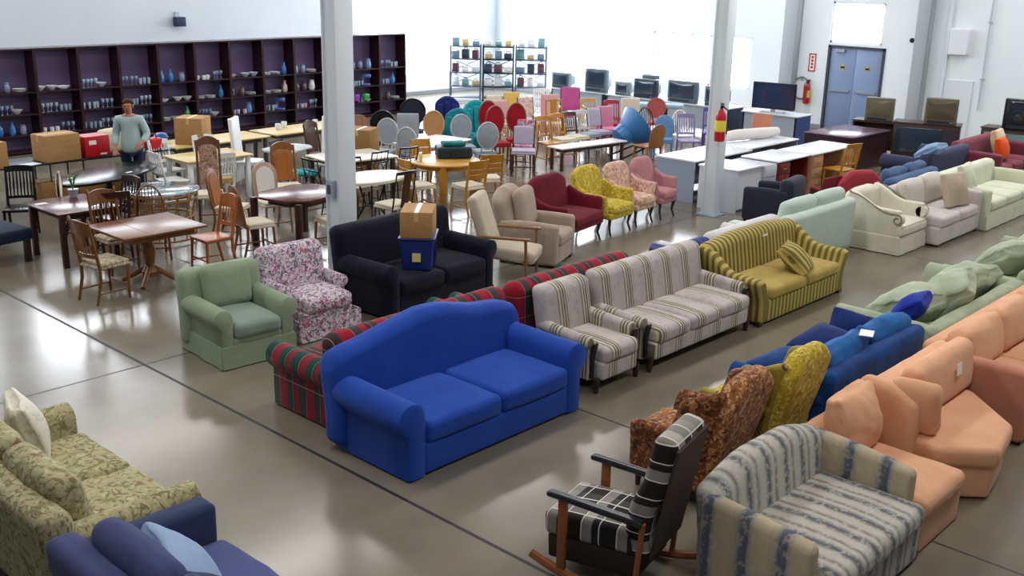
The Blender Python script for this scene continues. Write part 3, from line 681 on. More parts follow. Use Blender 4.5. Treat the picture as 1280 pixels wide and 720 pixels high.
# ---- corner sofas nearest the camera ------------------------------------------
t = sofa('sofa', 'green and beige garden floral sofa with plump cushions', 'sofa', 2.72, 6.68, 90, 2.06, 1.04, dict(body=CRFL), arm='roll', arm_h=.66, arm_w=.24, arm_r=.11, seat_h=.46, ct=.18, back_h=.8, bt=.22, nseat=2, nback=2, leg_h=.05, wr=.012, bc_h=.9, bc_t=.2)
pillow('throw_pillow', 'white flowered throw pillow leaning in the corner of the garden floral sofa', 2.77, 7.28, .70, .5, .46, floral('white_flowered', '#d8d4c4', ['#c2b49c', '#b6c0a0'], 9, th=.58), rot=75, tilt=18, seed=71)
IND = fabric('#3f4672', .14, 3, col2='#363c66')
t = sofa('sofa', 'slate blue sofa beside the garden floral sofa', 'sofa', 2.66, 4.55, 90, 2.08, 1.02, dict(body=IND, seat=fabric('#4c5484', .1, 3), arm=fabric('#2f3a5c', .1, 3)), arm='box', arm_h=.66, arm_w=.2, seat_h=.44, ct=.17, back_h=.78, bt=.22, nseat=2, nback=2, leg_h=.03, legs='block', bc_h=.88, bc_t=.2, wr=.01)
pillow('throw_pillow', 'light steel blue pillow on the seat of the slate blue sofa', 2.66, 4.95, .62, .62, .45, fabric('#8ea6c8', .15, 4), rot=75, tilt=45, seed=75)
pillow('throw_pillow', 'dark navy pillow beside the light steel blue pillow on the slate blue sofa', 2.58, 4.50, .62, .5, .45, fabric('#2c3354', .15, 4), rot=95, tilt=40, seed=76)
# ------------------------------------------------------------------ woods and small makers
OAK = wood('#80501e', '#603812', 4, .35, 'Z'); OAKX = wood('#7c4c26', '#603818', 3, .3, 'X'); HONEY = wood('#b98426', '#a06c1a', 3, .35, 'Z'); HONX = wood('#c79a48', '#b58432', 2, .3, 'X')
MAH = wood('#3a1a14', '#2a110d', 3, .3, 'Z'); MAHX = wood('#5a2a20', '#451c15', 2, .25, 'X'); WAL = wood('#4a2c1a', '#371e10', 3, .4, 'Z'); PINE = wood('#c9a66a', '#b48e52', 3, .4, 'Z')
BLKM = plain('#17181c', .35, .2); BLKW = plain('#0c0d12', .26, spec=.3); WHP = plain('#e4e8ea', .4); GRYF = fabric('#9aa4ae', .12, 6); LILF = fabric('#b3a8bd', .12, 6); PNKF = fabric('#d9a6a8', .12, 6)
REDV = fabric('#a01228', .2, 6); TEALF = fabric('#1d9aa6', .2, 5); NAVF = fabric('#15183c', .2, 4); IVORY = fabric('#d8cfbc', .1, 5)
def chair(name, label, x, y, rot, style, wd, st=None, group=None, w=.44, d=.42, sh=.46, bh=1.0, n=6, accent=None, turned=False, z=0.0, rx=0, cat='chair'):
    """a side chair: four legs, seat, back posts that carry the style's own back"""
    t = thing(name, label, cat, (x, y, z), rot, group, rx=rx)
    hw, hd = w / 2, d / 2; lr = .013 if wd is BLKM else .021; lean = .10
    m = MB()
    if style in ('bow', 'round'): m.lathe([(0, sh - .04), (hw * .92, sh - .04), (hw, sh - .02), (hw * .97, sh), (0, sh)], n=20, sy=d / w)
    else: m.rbox(-hw, hw, -hd, hd, sh - .045, sh, .02, defo=lambda p: Vector((p.x * (1 - .12 * sm(-hd, hd, p.y)), p.y, p.z)), rs=2, n=2)
    m.build('seat', wd if (st is None or style in ('pressed_pad',)) else wd if st == 'wood' else (st or wd), t)
    if st not in (None, 'wood'):
        m = MB(); m.rbox(-hw + .01, hw - .01, -hd + .01, hd - .02, sh - .01, sh + .035, .022, (0, 0, .012), rs=2, n=3); m.build('seat_pad', st, t)
    bx = hw * .84 if style not in ('bow',) else hw * .8
    for s in (-1, 1):
        m = MB()
        if turned: m.lathe([(lr * .7, 0), (lr * .8, .06), (lr * 1.2, .1), (lr * .8, .14), (lr * 1.1, .3), (lr * .75, .36), (lr * 1.1, sh - .03)], (s * (hw - .03), -hd + .03, 0), 8)
        else: m.path([(s * (hw - .01), -hd + .01, 0), (s * (hw - .03), -hd + .03, sh - .03)], [lr * .8, lr], 8)
        m.build('leg', wd, t)
        m = MB(); m.path([(s * bx, hd + .05, 0), (s * bx, hd - .02, sh * .6), (s * bx, hd - .02, sh)], [lr * .8, lr, lr], 8); m.build('leg', wd, t)
    Y = lambda z: hd - .02 + lean * max(0, (z - sh)) / (bh - sh)
    if style in ('pressed', 'ladder', 'slat', 'lattice', 'splat', 'cane', 'pad', 'high'):
        for s in (-1, 1):
            m = MB(); m.path([(s * bx, Y(sh), sh - .02), (s * bx, Y((sh + bh) / 2), (sh + bh) / 2), (s * bx, Y(bh), bh)], [lr, lr * .95, lr * .8], 8)
            if style == 'pressed': m.lathe([(0, 0), (lr, .01), (lr * .5, .04), (0, .05)], (s * bx, Y(bh), bh), 8)
            m.build('back_post', wd, t)
    def bar(nm, z0, z1, th=.02, arch=0.0, mat=None, x=None, k=10):
        x = x or bx; rs = []
        for i in range(k + 1):
            u = -1 + 2 * i / k; a = arch * (1 - u * u); bow = .035 * (1 - u * u)
            rs.append([(u * x, Y(z) + bow + q, z) for q, z in ((-th / 2, z0 + a * .3), (th / 2, z0 + a * .3), (th / 2, z1 + a), (-th / 2, z1 + a))])
        m = MB(); m.rings(rs); return m.build(nm, mat or wd, t)
    def rods(z0, z1, k, r=.008, x=None, nm='spindle', mat=None):
        x = x or bx
        for i in range(k):
            u = -1 + 2 * (i + 1) / (k + 1); bow = .035 * (1 - u * u)
            m = MB(); m.path([(u * x, Y(z0) + bow * .5, z0), (u * x, Y((z0 + z1) / 2) + bow, (z0 + z1) / 2), (u * x, Y(z1) + bow, z1)], [r * .8, r * 1.2, r * .8], 6); m.build(nm, mat or wd, t)
    if style == 'pressed':
        bar('top_rail', bh - .17, bh - .01, .02, .035); bar('lower_rail', sh + .1, sh + .15); rods(sh + .13, bh - .15, n)
    elif style == 'ladder':
        for i in range(3): bar('back_slat', sh + .14 + i * (bh - sh - .2) / 3, sh + .22 + i * (bh - sh - .2) / 3, .016)
        bar('top_rail', bh - .09, bh - .01, .02, .01)
    elif style == 'slat':
        bar('top_rail', bh - .08, bh, .022, .012); bar('lower_rail', sh + .08, sh + .12); rods(sh + .1, bh - .06, n, .011)
    elif style == 'lattice':
        bar('top_rail', bh - .03, bh, .02); bar('lower_rail', sh + .12, sh + .14, .015); bar('middle_rail', bh - .2, bh - .18, .015)
        for s in (-1, 1):
            for q in (-.5, .5):
                m = MB(); m.path([(bx * (q - .42 * s), Y(sh + .14) + .02, sh + .13), (bx * (q + .42 * s), Y(bh - .2) + .02, bh - .19)], .008, 6); m.build('lattice_bar', wd, t)
        rods(bh - .19, bh - .03, 3, .006)
    elif style == 'splat':
        bar('top_rail', bh - .04, bh, .022, .015)
        m = MB(); m.rbox(-.075, .075, Y(sh) + .0, Y(sh) + .018, sh - .01, bh - .03, .008, n=5, rs=2, defo=lambda p: Vector((p.x, p.y + lean * (p.z - sh) / (bh - sh) + .03, p.z))); m.build('splat', accent or wd, t)
    elif style == 'cane':
        bar('top_rail', bh - .1, bh - .01, .03, .07)
        m = MB(); m.rbox(-bx + .03, bx - .03, Y(sh), Y(sh) + .02, sh + .06, bh - .07, .008, n=5, rs=2, defo=lambda p: Vector((p.x, p.y + lean * (p.z - sh) / (bh - sh) + .01, p.z))); m.build('cane_panel', accent or wd, t)
    elif style == 'pad':
        m = MB(); m.rbox(-bx - .01, bx + .01, Y(sh) - .02, Y(sh) + .04, sh + .1, bh, .03, (0, .01, .01), n=4, rs=2, defo=lambda p: Vector((p.x, p.y + lean * (p.z - sh) / (bh - sh), p.z))); m.build('back_pad', accent or st or wd, t)
    elif style == 'high':
        m = MB(); m.rbox(-hw, hw, Y(sh) - .02, Y(sh) + .05, sh - .35, bh, .025, n=5, rs=2, defo=lambda p: Vector((p.x, p.y + lean * .6 * max(0, p.z - sh) / (bh - sh), p.z))); m.build('back_panel', accent or wd, t)
    elif style == 'panel':     # solid arched wooden back
        out = [(-hw * .86, sh - .02), (hw * .86, sh - .02), (hw * .92, bh - .2)] + [(hw * .92 * math.cos(a), bh - .2 + .2 * math.sin(a)) for a in [PI * k / 10 for k in range(1, 10)]] + [(-hw * .92, bh - .2)]
        m = MB(); rs = []
        for q in (-.014, .014): rs.append([(x, Y(z) + q + .02, z) for x, z in out])
        m.rings(rs); m.build('back_panel', wd, t, bevel=.006)
        i2 = [(x * .72, sh + .06 + (z - sh) * .78) for x, z in out]; m = MB(); m.rings([[(x, Y(z) + q, z) for x, z in i2] for q in (-.004, .008)]); m.build('inner_panel', accent or wd, t)
    elif style == 'bow':
        pts = [(-bx, Y(sh), sh - .02)] + [(-bx * 1.08 * math.cos(a), Y(sh + (bh - sh) * (.35 + .65 * math.sin(a))), sh + (bh - sh) * (.35 + .65 * math.sin(a))) for a in [PI * k / 14 for k in range(15)]] + [(bx, Y(sh), sh - .02)]
        m = MB(); m.path(pts, .013, 7); m.build('bow', wd, t)
        for i in range(n):
            u = -1 + 2 * (i + 1) / (n + 1); zt = sh + (bh - sh) * (.35 + .65 * math.sqrt(max(0, 1 - (u * .98) ** 2))) - .005
            m = MB(); m.path([(u * bx * .85, Y(sh), sh - .01), (u * bx * 1.03, Y(zt), zt)], [.008, .007], 6); m.build('spindle', wd, t)
    elif style in ('oval', 'round'):
        oz = sh + (bh - sh) * .58; a = hw * .98; b = (bh - sh) * .42
        m = MB(); m.lathe([(0, -.03), (.8, -.035), (.93, -.02), (.93, .01), (0, .02)], n=24, M=Matrix.Translation((0, Y(oz) + .02, oz)) @ Matrix.Rotation(R(90), 4, 'X') @ Matrix.Diagonal((a, b, 1, 1)) @ Matrix.Rotation(R(0), 4, 'X')); m.build('back_pad', accent or st or wd, t)
        m = MB(); m.path([(a * math.cos(q), Y(oz) + .02, oz + b * math.sin(q)) for q in [2 * PI * k / 24 for k in range(25)]], .02, 7); m.build('back_frame', wd, t)
        for s in (-1, 1): m = MB(); m.path([(s * bx * .6, Y(sh) - .0, sh - .02), (s * a * .55, Y(oz - b * .84) + .02, oz - b * .84)], .015, 7); m.build('back_post', wd, t)
    if style not in ('high',):
        m = MB(); m.path([(-hw + .03, -hd + .03, .17), (hw - .03, -hd + .03, .17)], lr * .55, 6); m.build('stretcher', wd, t)
        for s in (-1, 1): m = MB(); m.path([(s * (hw - .03), -hd + .03, .13), (s * bx, hd, .13)], lr * .55, 6); m.build('stretcher', wd, t)
    return t
def table(name, label, x, y, rot, shape, L, W, top, leg, style='legs', h=.75, th=.03, group=None, apron=True, cat='table', inset=.08, lw=.06, base=None):
    t = thing(name, label, cat, (x, y, 0), rot, group); a, b = L / 2, W / 2
    if shape == 'rect': o = [(-a, -b), (a, -b), (a, b), (-a, b)]
    elif shape == 'oct': c = min(a, b) * .5; o = [(-a + c, -b), (a - c, -b), (a, -b + c), (a, b - c), (a - c, b), (-a + c, b), (-a, b - c), (-a, -b + c)]
    else: o = [(a * math.cos(2 * PI * k / 36), b * math.sin(2 * PI * k / 36)) for k in range(36)]
    m = MB(); m.prism(o, 'z', h - th, h); m.build('tabletop', top, t, bevel=min(.008, th * .3))
    if apron:
        k = 1 - inset * 1.5 / max(a, b); o2 = [(p * k * .96, q * (1 - inset * 1.2 / b)) for p, q in o]
        m = MB(); m.prism(o2, 'z', h - th - .08, h - th); m.build('apron', leg, t)
    r = lw / 2
    if style in ('legs', 'square'):
        lx, ly = (a - inset, b - inset) if shape in ('rect', 'oct') else (a * .66, b * .66)
        for sx in (-1, 1):
            for sy in (-1, 1):
                m = MB()
                if style == 'square': m.box(sx * lx - r, sx * lx + r, sy * ly - r, sy * ly + r, 0, h - th); m.build('leg', leg, t, bevel=.005)
                else: m.lathe([(r * .6, 0), (r * .8, .05), (r * 1.1, .12), (r * .7, .2), (r * 1.15, .42), (r * .8, .52), (r * 1.1, .56), (r * 1.1, h - th)], (sx * lx, sy * ly, 0), 10); m.build('leg', leg, t)
    elif style == 'pedestal':
        m = MB(); m.lathe([(.10, .1), (.11, .16), (.055, .24), (.085, .42), (.05, .56), (.06, h - th)], n=14); m.build('pedestal', leg, t)
        for k in range(4):
            an = R(45 + 90 * k); c, s = math.cos(an), math.sin(an); rr = min(a, b) * .72
            m = MB(); m.path([(.05 * c, .05 * s, .2), (rr * .55 * c, rr * .55 * s, .12), (rr * c, rr * s, .03)], [.035, .032, .03], 8); m.build('foot', leg, t)
    elif style == 'column':
        m = MB(); m.lathe([(min(a, b) * .55, 0), (min(a, b) * .55, .02), (.05, .05), (.035, .1), (.035, h - th)], n=18); m.build('pedestal', leg, t)
    elif style == 'scroll':
        for k in range(4):
            an = R(45 + 90 * k); c, s = math.cos(an), math.sin(an); pts = []
            for i in range(15): q = -PI / 2 + i * .55; rr = .15 * (1 - i / 17); pts.append(((.26 + rr * math.cos(q)) * c, (.26 + rr * math.cos(q)) * s, .17 + rr * math.sin(q)))
            m = MB(); m.path(pts, .012, 6); m.path([(.26 * c, .26 * s, .02), (.1 * c, .1 * s, .3), (.22 * c, .22 * s, h - th)], .015, 6); m.build('scroll_leg', leg, t)
        m = MB(); m.path([(.1 * math.cos(q), .1 * math.sin(q), .3) for q in [2 * PI * k / 12 for k in range(13)]], .01, 6); m.build('ring', leg, t)
    elif style == 'fold':
        for sx in (-1, 1):
            m = MB(); xx = sx * (a - .25); m.path([(xx, -b + .08, 0), (xx, -b + .08, h - th), (xx, b - .08, h - th), (xx, b - .08, 0)], .014, 8); m.path([(xx, -b + .08, .12), (xx, b - .08, .12)], .01, 6); m.build('leg_frame', leg, t)
    return t
CARD = wood('#b08a5c', '#a37c50', 1.5, .8, 'X', .2); CARD2 = wood('#9a7448', '#8c683e', 1.5, .8, 'X', .2)
def carton(name, label, x, y, z, w, d, h, rot=0, mat=None, tape='#c8ac7c', flaps=True, cat='box', group=None, ry=0):
    t = thing(name, label, cat, (x, y, z), rot, group, ry=ry)
    m = MB(); m.box(-w / 2, w / 2, -d / 2, d / 2, 0, h); m.build('carton_body', mat or CARD, t, bevel=.006)
    if flaps:
        for s in (-1, 1): m = MB(); m.box(-w / 2 + .004, w / 2 - .004, min(s * .003, s * (d / 2 - .004)), max(s * .003, s * (d / 2 - .004)), h, h + .006); m.build('flap', mat or CARD, t)
        m = MB(); m.box(-w / 2 - .001, w / 2 + .001, -.025, .025, h + .006, h + .008).box(w / 2, w / 2 + .002, -.025, .025, h - .1, h + .008).box(-w / 2 - .002, -w / 2, -.025, .025, h - .1, h + .008); m.build('tape', plain(tape, .3), t)
    return t
# ------------------------------------------------------------------ black tables with boxes, and the worker
BT = plain('#12141c', .4, spec=.3)
table('folding_table', 'black folding table carrying cardboard boxes in front of the bookcases', 6.6, 17.24, 0, 'rect', 1.9, .75, BT, plain('#3a3f48', .4, .6), 'fold', apron=False, cat='table')
table('folding_table', 'black folding table with red and cream boxes beside the worker in the pale sweater', 8.55, 17.24, 0, 'rect', 1.9, .75, BT, plain('#3a3f48', .4, .6), 'fold', apron=False)
carton('cardboard_box', 'plain cardboard box at the near end of the black folding table', 6.35, 17.05, .752, .5, .46, .40, 6)
carton('cardboard_box', 'wide cardboard box on the black folding table beside the red carton', 7.5, 17.1, .752, .6, .44, .42, 4)
t = carton('carton', 'red carton with white label patches between the cardboard box and the cream box', 8.12, 17.14, .752, .44, .36, .33, 4, plain('#b8121e', .4), '#b8121e')
MB().box(-.15, -.02, -.183, -.18, .2, .27).build('white_patch', plain('#efe6e2', .5), t); MB().box(.04, .16, -.183, -.18, .02, .05).build('white_patch', plain('#efe6e2', .5), t)
m = MB(); m.rbox(-.26, .26, -.16, .16, 0, .36, .07, (0, 0, .03)); tag(m.build('cream_box', fabric('#cfc6a8', .06, 4)), 'rounded cream box standing behind the red carton', 'box', (8.6, 17.3, .752), 5)
m = MB(); m.rbox(-.13, .13, -.1, .1, 0, .2, .03); o = tag(m.build('red_tote', plain('#c01426', .4)), 'small red tote on the black table beside the worker', 'tote', (9.15, 17.0, .752), 10)
MB().path([(-.08, 0, .19), (-.05, 0, .27), (.05, 0, .27), (.08, 0, .19)], .012, 6).build('tote_handle', plain('#8c0f1c', .4), o)
m = MB(); m.box(-.15, .15, -.1, .1, 0, .004); tag(m.build('paper_sheet', plain('#d8e2f0', .6)), 'sheet of pale blue paper lying on the black folding table', 'paper', (6.98, 16.95, .751), 12)
for k, (x, l) in enumerate(((7.35, 'brown carton on the floor under the black table, nearest the oval table'), (7.95, 'brown carton on the floor under the middle of the black tables'), (8.6, 'brown carton on the floor under the black table by the worker'))):
    carton('floor_carton', l, x, 17.12, 0, .48, .42, .42, k * 5, CARD2)
t = table('oval_table', 'large glossy black oval table in front of the black folding tables', 7.6, 15.58, 27, 'round', 2.15, .98, BLKW, BLKW, 'pedestal', th=.04, apron=False)
for px, py, l in ((-.62, .2, 'small white label lying on the far side of the black oval table'), (.1, -.3, 'small white label at the near edge of the black oval table')):
    c, s = math.cos(R(27)), math.sin(R(27)); tag(MB().box(-.06, .06, -.02, .02, 0, .003).build('label_slip', plain('#e8eef4', .6)), l, 'label', (7.6 + px * c - py * s, 15.58 + px * s + py * c, .751), 20)
# worker
def person(x, y, rot):
    t = thing('person', 'person in a pale grey sweater and dark trousers standing at the black tables', 'person', (x, y, 0), rot)
    SKIN = fabric('#b07a64', .08, 9, .6, 0); HAIR = fabric('#54301f', .2, 20); SWE = fabric('#a9c0c2', .1, 6); TRO = fabric('#1b2440', .12, 6); SHOE = plain('#23201f', .5)
    def skin(nm, pts, edges, mat, par, sub=2, root=0):
        me = bpy.data.meshes.new(nm); me.from_pydata([p[:3] for p in pts], edges, []); o = bpy.data.objects.new(nm, me); C.objects.link(o)
        md = o.modifiers.new('skin', 'SKIN'); md.use_smooth_shade = True
        for i, p in enumerate(pts):
            r = p[3] if isinstance(p[3], tuple) else (p[3], p[3]); me.skin_vertices[0].data[i].radius = r; me.skin_vertices[0].data[i].use_root = (i == root)
        s = o.modifiers.new('sub', 'SUBSURF'); s.levels = sub; s.render_levels = sub
        me.materials.append(mat); o.parent = par; return o
    # body: pelvis, spine, neck, head, arms with hands, legs (front = -Y)
    P = [(0, 0, .93, (.135, .095)), (0, .0, 1.1, (.11, .08)), (0, .01, 1.28, (.13, .09)), (0, .0, 1.41, (.11, .08)), (0, -.01, 1.47, (.055, .055)), (0, -.03, 1.53, (.06, .062)), (0, -.04, 1.60, (.075, .09)), (0, -.035, 1.67, (.06, .075)),
         (-.17, .0, 1.38, .06), (-.24, .02, 1.12, .042), (-.23, -.14, .94, .03), (-.22, -.19, .90, (.026, .034)), (.17, .0, 1.38, .06), (.27, .04, 1.13, .042), (.2, -.16, 1.02, .03), (.16, -.21, 1.0, (.026, .034)),
         (-.09, 0, .86, .085), (-.10, -.01, .48, .055), (-.10, .02, .09, .038), (-.105, -.12, .035, .03), (.09, 0, .86, .085), (.10, -.01, .48, .055), (.10, .02, .09, .038), (.105, -.12, .035, .03)]
    E = [(0, 1), (1, 2), (2, 3), (3, 4), (4, 5), (5, 6), (6, 7), (3, 8), (8, 9), (9, 10), (10, 11), (3, 12), (12, 13), (13, 14), (14, 15), (0, 16), (16, 17), (17, 18), (18, 19), (0, 20), (20, 21), (21, 22), (22, 23)]
    for base, sgn, hx_, hy_, hz_ in ((11, 1, -.22, -.19, .90), (15, -1, .16, -.21, 1.0)):
        for k in range(5):   # four fingers and a thumb, curled forward-down
            L = (.075, .085, .08, .062, .055)[k]; o0 = (-.028 + .018 * k) if k < 4 else .032 * sgn; i = len(P)
            dx = .02 * sgn if k == 4 else 0
            P += [(hx_ + o0, hy_ - .03, hz_ - .02, .0095), (hx_ + o0 + dx, hy_ - .03 - L * .5, hz_ - .04, .009), (hx_ + o0 + dx * 1.3, hy_ - .03 - L * .75, hz_ - .04 - L * .45, .008)]
            E += [(base, i), (i, i + 1), (i + 1, i + 2)]
    body = skin('body', P, E, SKIN, t)
    for s in (-1, 1): m = MB(); m.lathe([(0, -.012), (.011, -.006), (.012, .004), (0, .01)], (s * .03, -.118, 1.615), 8); m.build('eye', plain('#2a1c18', .3), t)
    m = MB(); m.rbox(-.011, .011, -.15, -.11, 1.565, 1.605, .009, rs=2, n=2); m.build('nose', SKIN, t)
    m = MB(); m.rbox(-.024, .024, -.125, -.10, 1.535, 1.546, .005, rs=2, n=2); m.build('mouth', fabric('#8a4c44', .1, 9), t)
    for s in (-1, 1): m = MB(); m.rbox(s * .078 - .01, s * .078 + .01, -.045, -.005, 1.575, 1.635, .009, rs=2, n=2); m.build('ear', SKIN, t)
    m = MB(); m.rbox(-.088, .088, -.10, .075, 1.57, 1.725, .075, n=5, defo=lambda p: Vector((p.x, p.y + (.05 if p.y < -.04 and p.z < 1.66 else 0), p.z))); m.build('hair', HAIR, t)
    S = [(0, 0, .80, (.175, .13)), (0, 0, .92, (.185, .14)), (0, .0, 1.1, (.165, .13)), (0, .01, 1.28, (.18, .135)), (0, .0, 1.40, (.14, .11)), (0, -.01, 1.465, (.09, .09)), (-.17, .0, 1.38, .085), (-.24, .02, 1.12, .064), (-.232, -.12, .965, .05), (.17, .0, 1.38, .085), (.27, .04, 1.13, .064), (.205, -.14, 1.035, .05)]
    skin('sweater', S, [(0, 1), (1, 2), (2, 3), (3, 4), (4, 5), (4, 6), (6, 7), (7, 8), (4, 9), (9, 10), (10, 11)], SWE, t)
    T = [(0, 0, .95, (.165, .125)), (-.095, 0, .84, .105), (-.10, -.01, .48, .078), (-.10, .01, .07, .065), (.095, 0, .84, .105), (.10, -.01, .48, .078), (.10, .01, .07, .065)]
    skin('trousers', T, [(0, 1), (1, 2), (2, 3), (0, 4), (4, 5), (5, 6)], TRO, t)
    for s in (-1, 1): m = MB(); m.rbox(s * .105 - .05, s * .105 + .05, -.19, .08, 0, .09, .04); m.build('shoe', SHOE, t)
    return t
person(8.5, 16.52, -38)
# ------------------------------------------------------------------ near dining sets
t = table('side_table', 'dark red brown square table behind the oak dining set', 6.2, 13.85, 0, 'rect', .86, 1.06, MAHX, MAH, 'square', h=.74, lw=.07)
MB().box(-.08, .08, -.05, .05, 0, .003).build('paper_note', plain('#d8d0cc', .6), t).location = (-.3, .25, .741)
t = thing('potted_plant', 'small green potted plant standing on the dark red brown table', 'plant', (6.42, 14.25, .741))
MB().lathe([(.05, 0), (.07, .1), (.075, .11), (.06, .11), (0, .1)], n=14).build('pot', plain('#9aa4b4', .4), t)
random.seed(5)
for k in range(9):
    a = random.uniform(0, 6.28); r = random.uniform(.04, .11); h = random.uniform(.16, .34)
    MB().path([(0, 0, .1), (r * .4 * math.cos(a), r * .4 * math.sin(a), h * .7 + .03), (r * math.cos(a), r * math.sin(a), h)], [.004, .012, .002], 6, flat=.5).build('leaf', plain('#2f7a2c', .5), t)
t = thing('bench', 'navy upholstered bench beside the dark red brown table', 'bench', (5.15, 14.55, 0), 8)
MB().rbox(-.5, .5, -.62, .62, .3, .46, .05, (0, 0, .02)).build('seat', fabric('#1a2440', .15, 4), t)
for a in (-1, 1):
    for b in (-1, 1): MB().box(a * .42 - .035, a * .42 + .035, b * .54 - .035, b * .54 + .035, 0, .31).build('leg', DKWOOD, t)
chair('spindle_chair', 'white spindle back chair behind the navy bench', 5.5, 15.65, 15, 'bow', WHP, 'wood', n=7, bh=.95)
chair('dining_chair', 'black slat back chair with a curved top rail beside the white spindle chair', 6.12, 15.35, -30, 'slat', BLKW, 'wood', bh=1.0, n=7)
t = chair('dining_chair', 'bentwood chair with cream padded back hung with a white tag, by the black oval table', 6.75, 14.75, 60, 'oval', MAH, IVORY, bh=.98)
MB().box(-.06, .06, -.01, 0, -.06, .06).build('price_tag', plain('#f0f2f4', .6), t).location = (.1, .12, .66)
chair('dining_chair', 'dark mahogany slat chair pushed up to the near side of the red brown table', 6.5, 13.4, 172, 'slat', MAH, 'wood', n=5, bh=.98)
chair('dining_chair', 'dark mahogany slat chair on the far side of the red brown table', 6.85, 13.9, -80, 'slat', MAH, 'wood', n=5, bh=.98)
t = table('pedestal_table', 'oak drop leaf table with turned pedestal behind the green armchair', 6.32, 12.06, 0, 'rect', 1.12, .98, OAKX, OAK, 'pedestal', th=.028)
m = MB(); m.box(-.2, -.194, -.49, .49, .7495, .7515); m.build('leaf_seam', plain('#2a170c', .6), t)
CHK = floral('flowered_seat', '#c9bda4', ['#8a7a66', '#a89478'], 16)
chair('dining_chair', 'oak pressed back chair with pale flowered seat nearest the green armchair', 5.62, 11.83, 98, 'pressed', OAK, CHK, n=6, bh=1.0, turned=True, accent=OAK)
chair('dining_chair', 'oak pressed back chair on the far side of the oak drop leaf table', 6.28, 12.82, 2, 'pressed', OAK, CHK, n=6, bh=1.02, turned=True)
chair('dining_chair', 'oak bow back chair between the drop leaf table and the round glass table', 6.95, 13.12, -25, 'bow', OAK, 'wood', n=7, bh=.95)
chair('dining_chair', 'orange oak slat back chair at the end of the drop leaf table facing it', 7.22, 12.06, -92, 'pressed', wood('#b0642a', '#8e4a1c', 3, .35, 'Z'), 'wood', n=6, bh=.96)
t = thing('glass_table', 'round glass table on a hooped rattan base', 'table', (7.58, 13.95, 0))
gm = NT('clear_glass', .05, 0, .5); gm.b.inputs['Transmission Weight'].default_value = .75; gm.b.inputs['Alpha'].default_value = .85
MB().lathe([(0, .74), (.53, .74), (.54, .746), (.53, .752), (0, .752)], n=36).build('glass_top', gm.out('#bcd0da'), t)
RAT = wood('#a87a2e', '#8c6020', 4, .5, 'X')
for z, r in ((.70, .5), (.62, .48), (.35, .42), (.05, .46)): MB().path([(r * math.cos(a), r * math.sin(a), z) for a in [2 * PI * k / 24 for k in range(25)]], .016, 6).build('hoop', RAT, t)
for k in range(14): a = 2 * PI * k / 14; MB().path([(.46 * math.cos(a), .46 * math.sin(a), .03), (.42 * math.cos(a + .1), .42 * math.sin(a + .1), .36), (.5 * math.cos(a + .2), .5 * math.sin(a + .2), .72)], .012, 6).build('cane', RAT, t)
# white set
BUT = wood('#c9b070', '#b89c58', 2, .4, 'X')
table('dining_table', 'white legged table with a butcher block top and white chairs around it', 9.58, 15.95, 0, 'rect', 1.26, .84, BUT, WHP, 'square', lw=.07)
for x, y, r, l in ((9.2, 16.62, 5, 'white spindle chair behind the butcher block table, nearer the worker'), (10.0, 16.6, -8, 'white spindle chair behind the butcher block table, beside the white panel chair'), (8.78, 15.8, 88, 'white spindle chair at the end of the butcher block table nearest the black oval table'), (9.35, 15.3, 170, 'white spindle chair with tan seat on the near side of the butcher block table')):
    chair('spindle_chair', l, x, y, r, 'slat', WHP, PINE if l.endswith('table') and 'tan' in l else 'wood', n=6, bh=.93)
table('butcher_block_table', 'long yellow butcher block table with a big cardboard box, below the bookcases', 10.5, 17.35, 4, 'rect', 2.1, .85, BUT, plain('#3a3a3c', .5), 'square', lw=.06)
table('butcher_block_table', 'second long yellow butcher block table holding white cups, beside the first', 12.72, 17.5, 4, 'rect', 2.1, .85, BUT, plain('#3a3a3c', .5), 'square', lw=.06)
carton('cardboard_box', 'tall open cardboard box on the yellow butcher block table', 10.05, 17.2, .752, .5, .5, .46, 40)
m = MB(); m.lathe([(0, 0), (.1, .0), (.14, .1), (.1, .16), (.04, .18), (0, .18)], n=14); tag(m.build('teapot', plain('#2a58a8', .3)), 'small blue and green pot at the end of the yellow table', 'pot', (9.6, 17.55, .755))
for k, (x, y) in enumerate(((12.15, 17.6), (12.4, 17.75), (13.05, 17.6))):
    m = MB(); m.lathe([(.05, 0), (.055, .1), (.05, .11), (.045, .1), (.04, .01), (0, .01)], n=14); o = tag(m.build('cup', WHP), 'white cup standing on the second yellow butcher block table', 'cup', (x, y, .753), k * 50, 'white cups on the yellow table')
    MB().path([(.05, 0, .08), (.085, 0, .07), (.085, 0, .035), (.052, 0, .025)], .008, 6).build('cup_handle', WHP, o)
for x, y, r, l in ((10.62, 16.3, 40, 'tall white panel back chair behind the white pedestal table, nearer the butcher block table'), (11.66, 15.42, -70, 'white panel back chair at the far end of the white pedestal table')):
    chair('panel_chair', l, x, y, r, 'high', WHP, WHP, bh=1.25, w=.46)
table('pedestal_table', 'pale marbled pedestal table between the two white panel back chairs', 11.02, 15.7, 20, 'oct', .95, .64, floral('pale_marble', '#c3cdcf', ['#aebabd'], 5), plain('#b8c4c8', .3, .3), 'column', apron=False)
for x, y, r, l in ((10.35, 14.9, 30, 'teal cushioned stool nearer the white legged table'), (10.75, 14.75, -20, 'teal cushioned stool beside the pale pedestal table')):
    t = thing('stool', l, 'stool', (x, y, 0), r)
    MB().lathe([(0, .44), (.2, .44), (.22, .47), (.2, .51), (0, .52)], n=20).build('seat', TEALF, t)
    for k in range(4): a = R(45 + 90 * k); MB().path([(.2 * math.cos(a), .2 * math.sin(a), 0), (.14 * math.cos(a), .14 * math.sin(a), .44)], .014, 6).build('leg', plain('#9aa4a8', .3, .7), t)
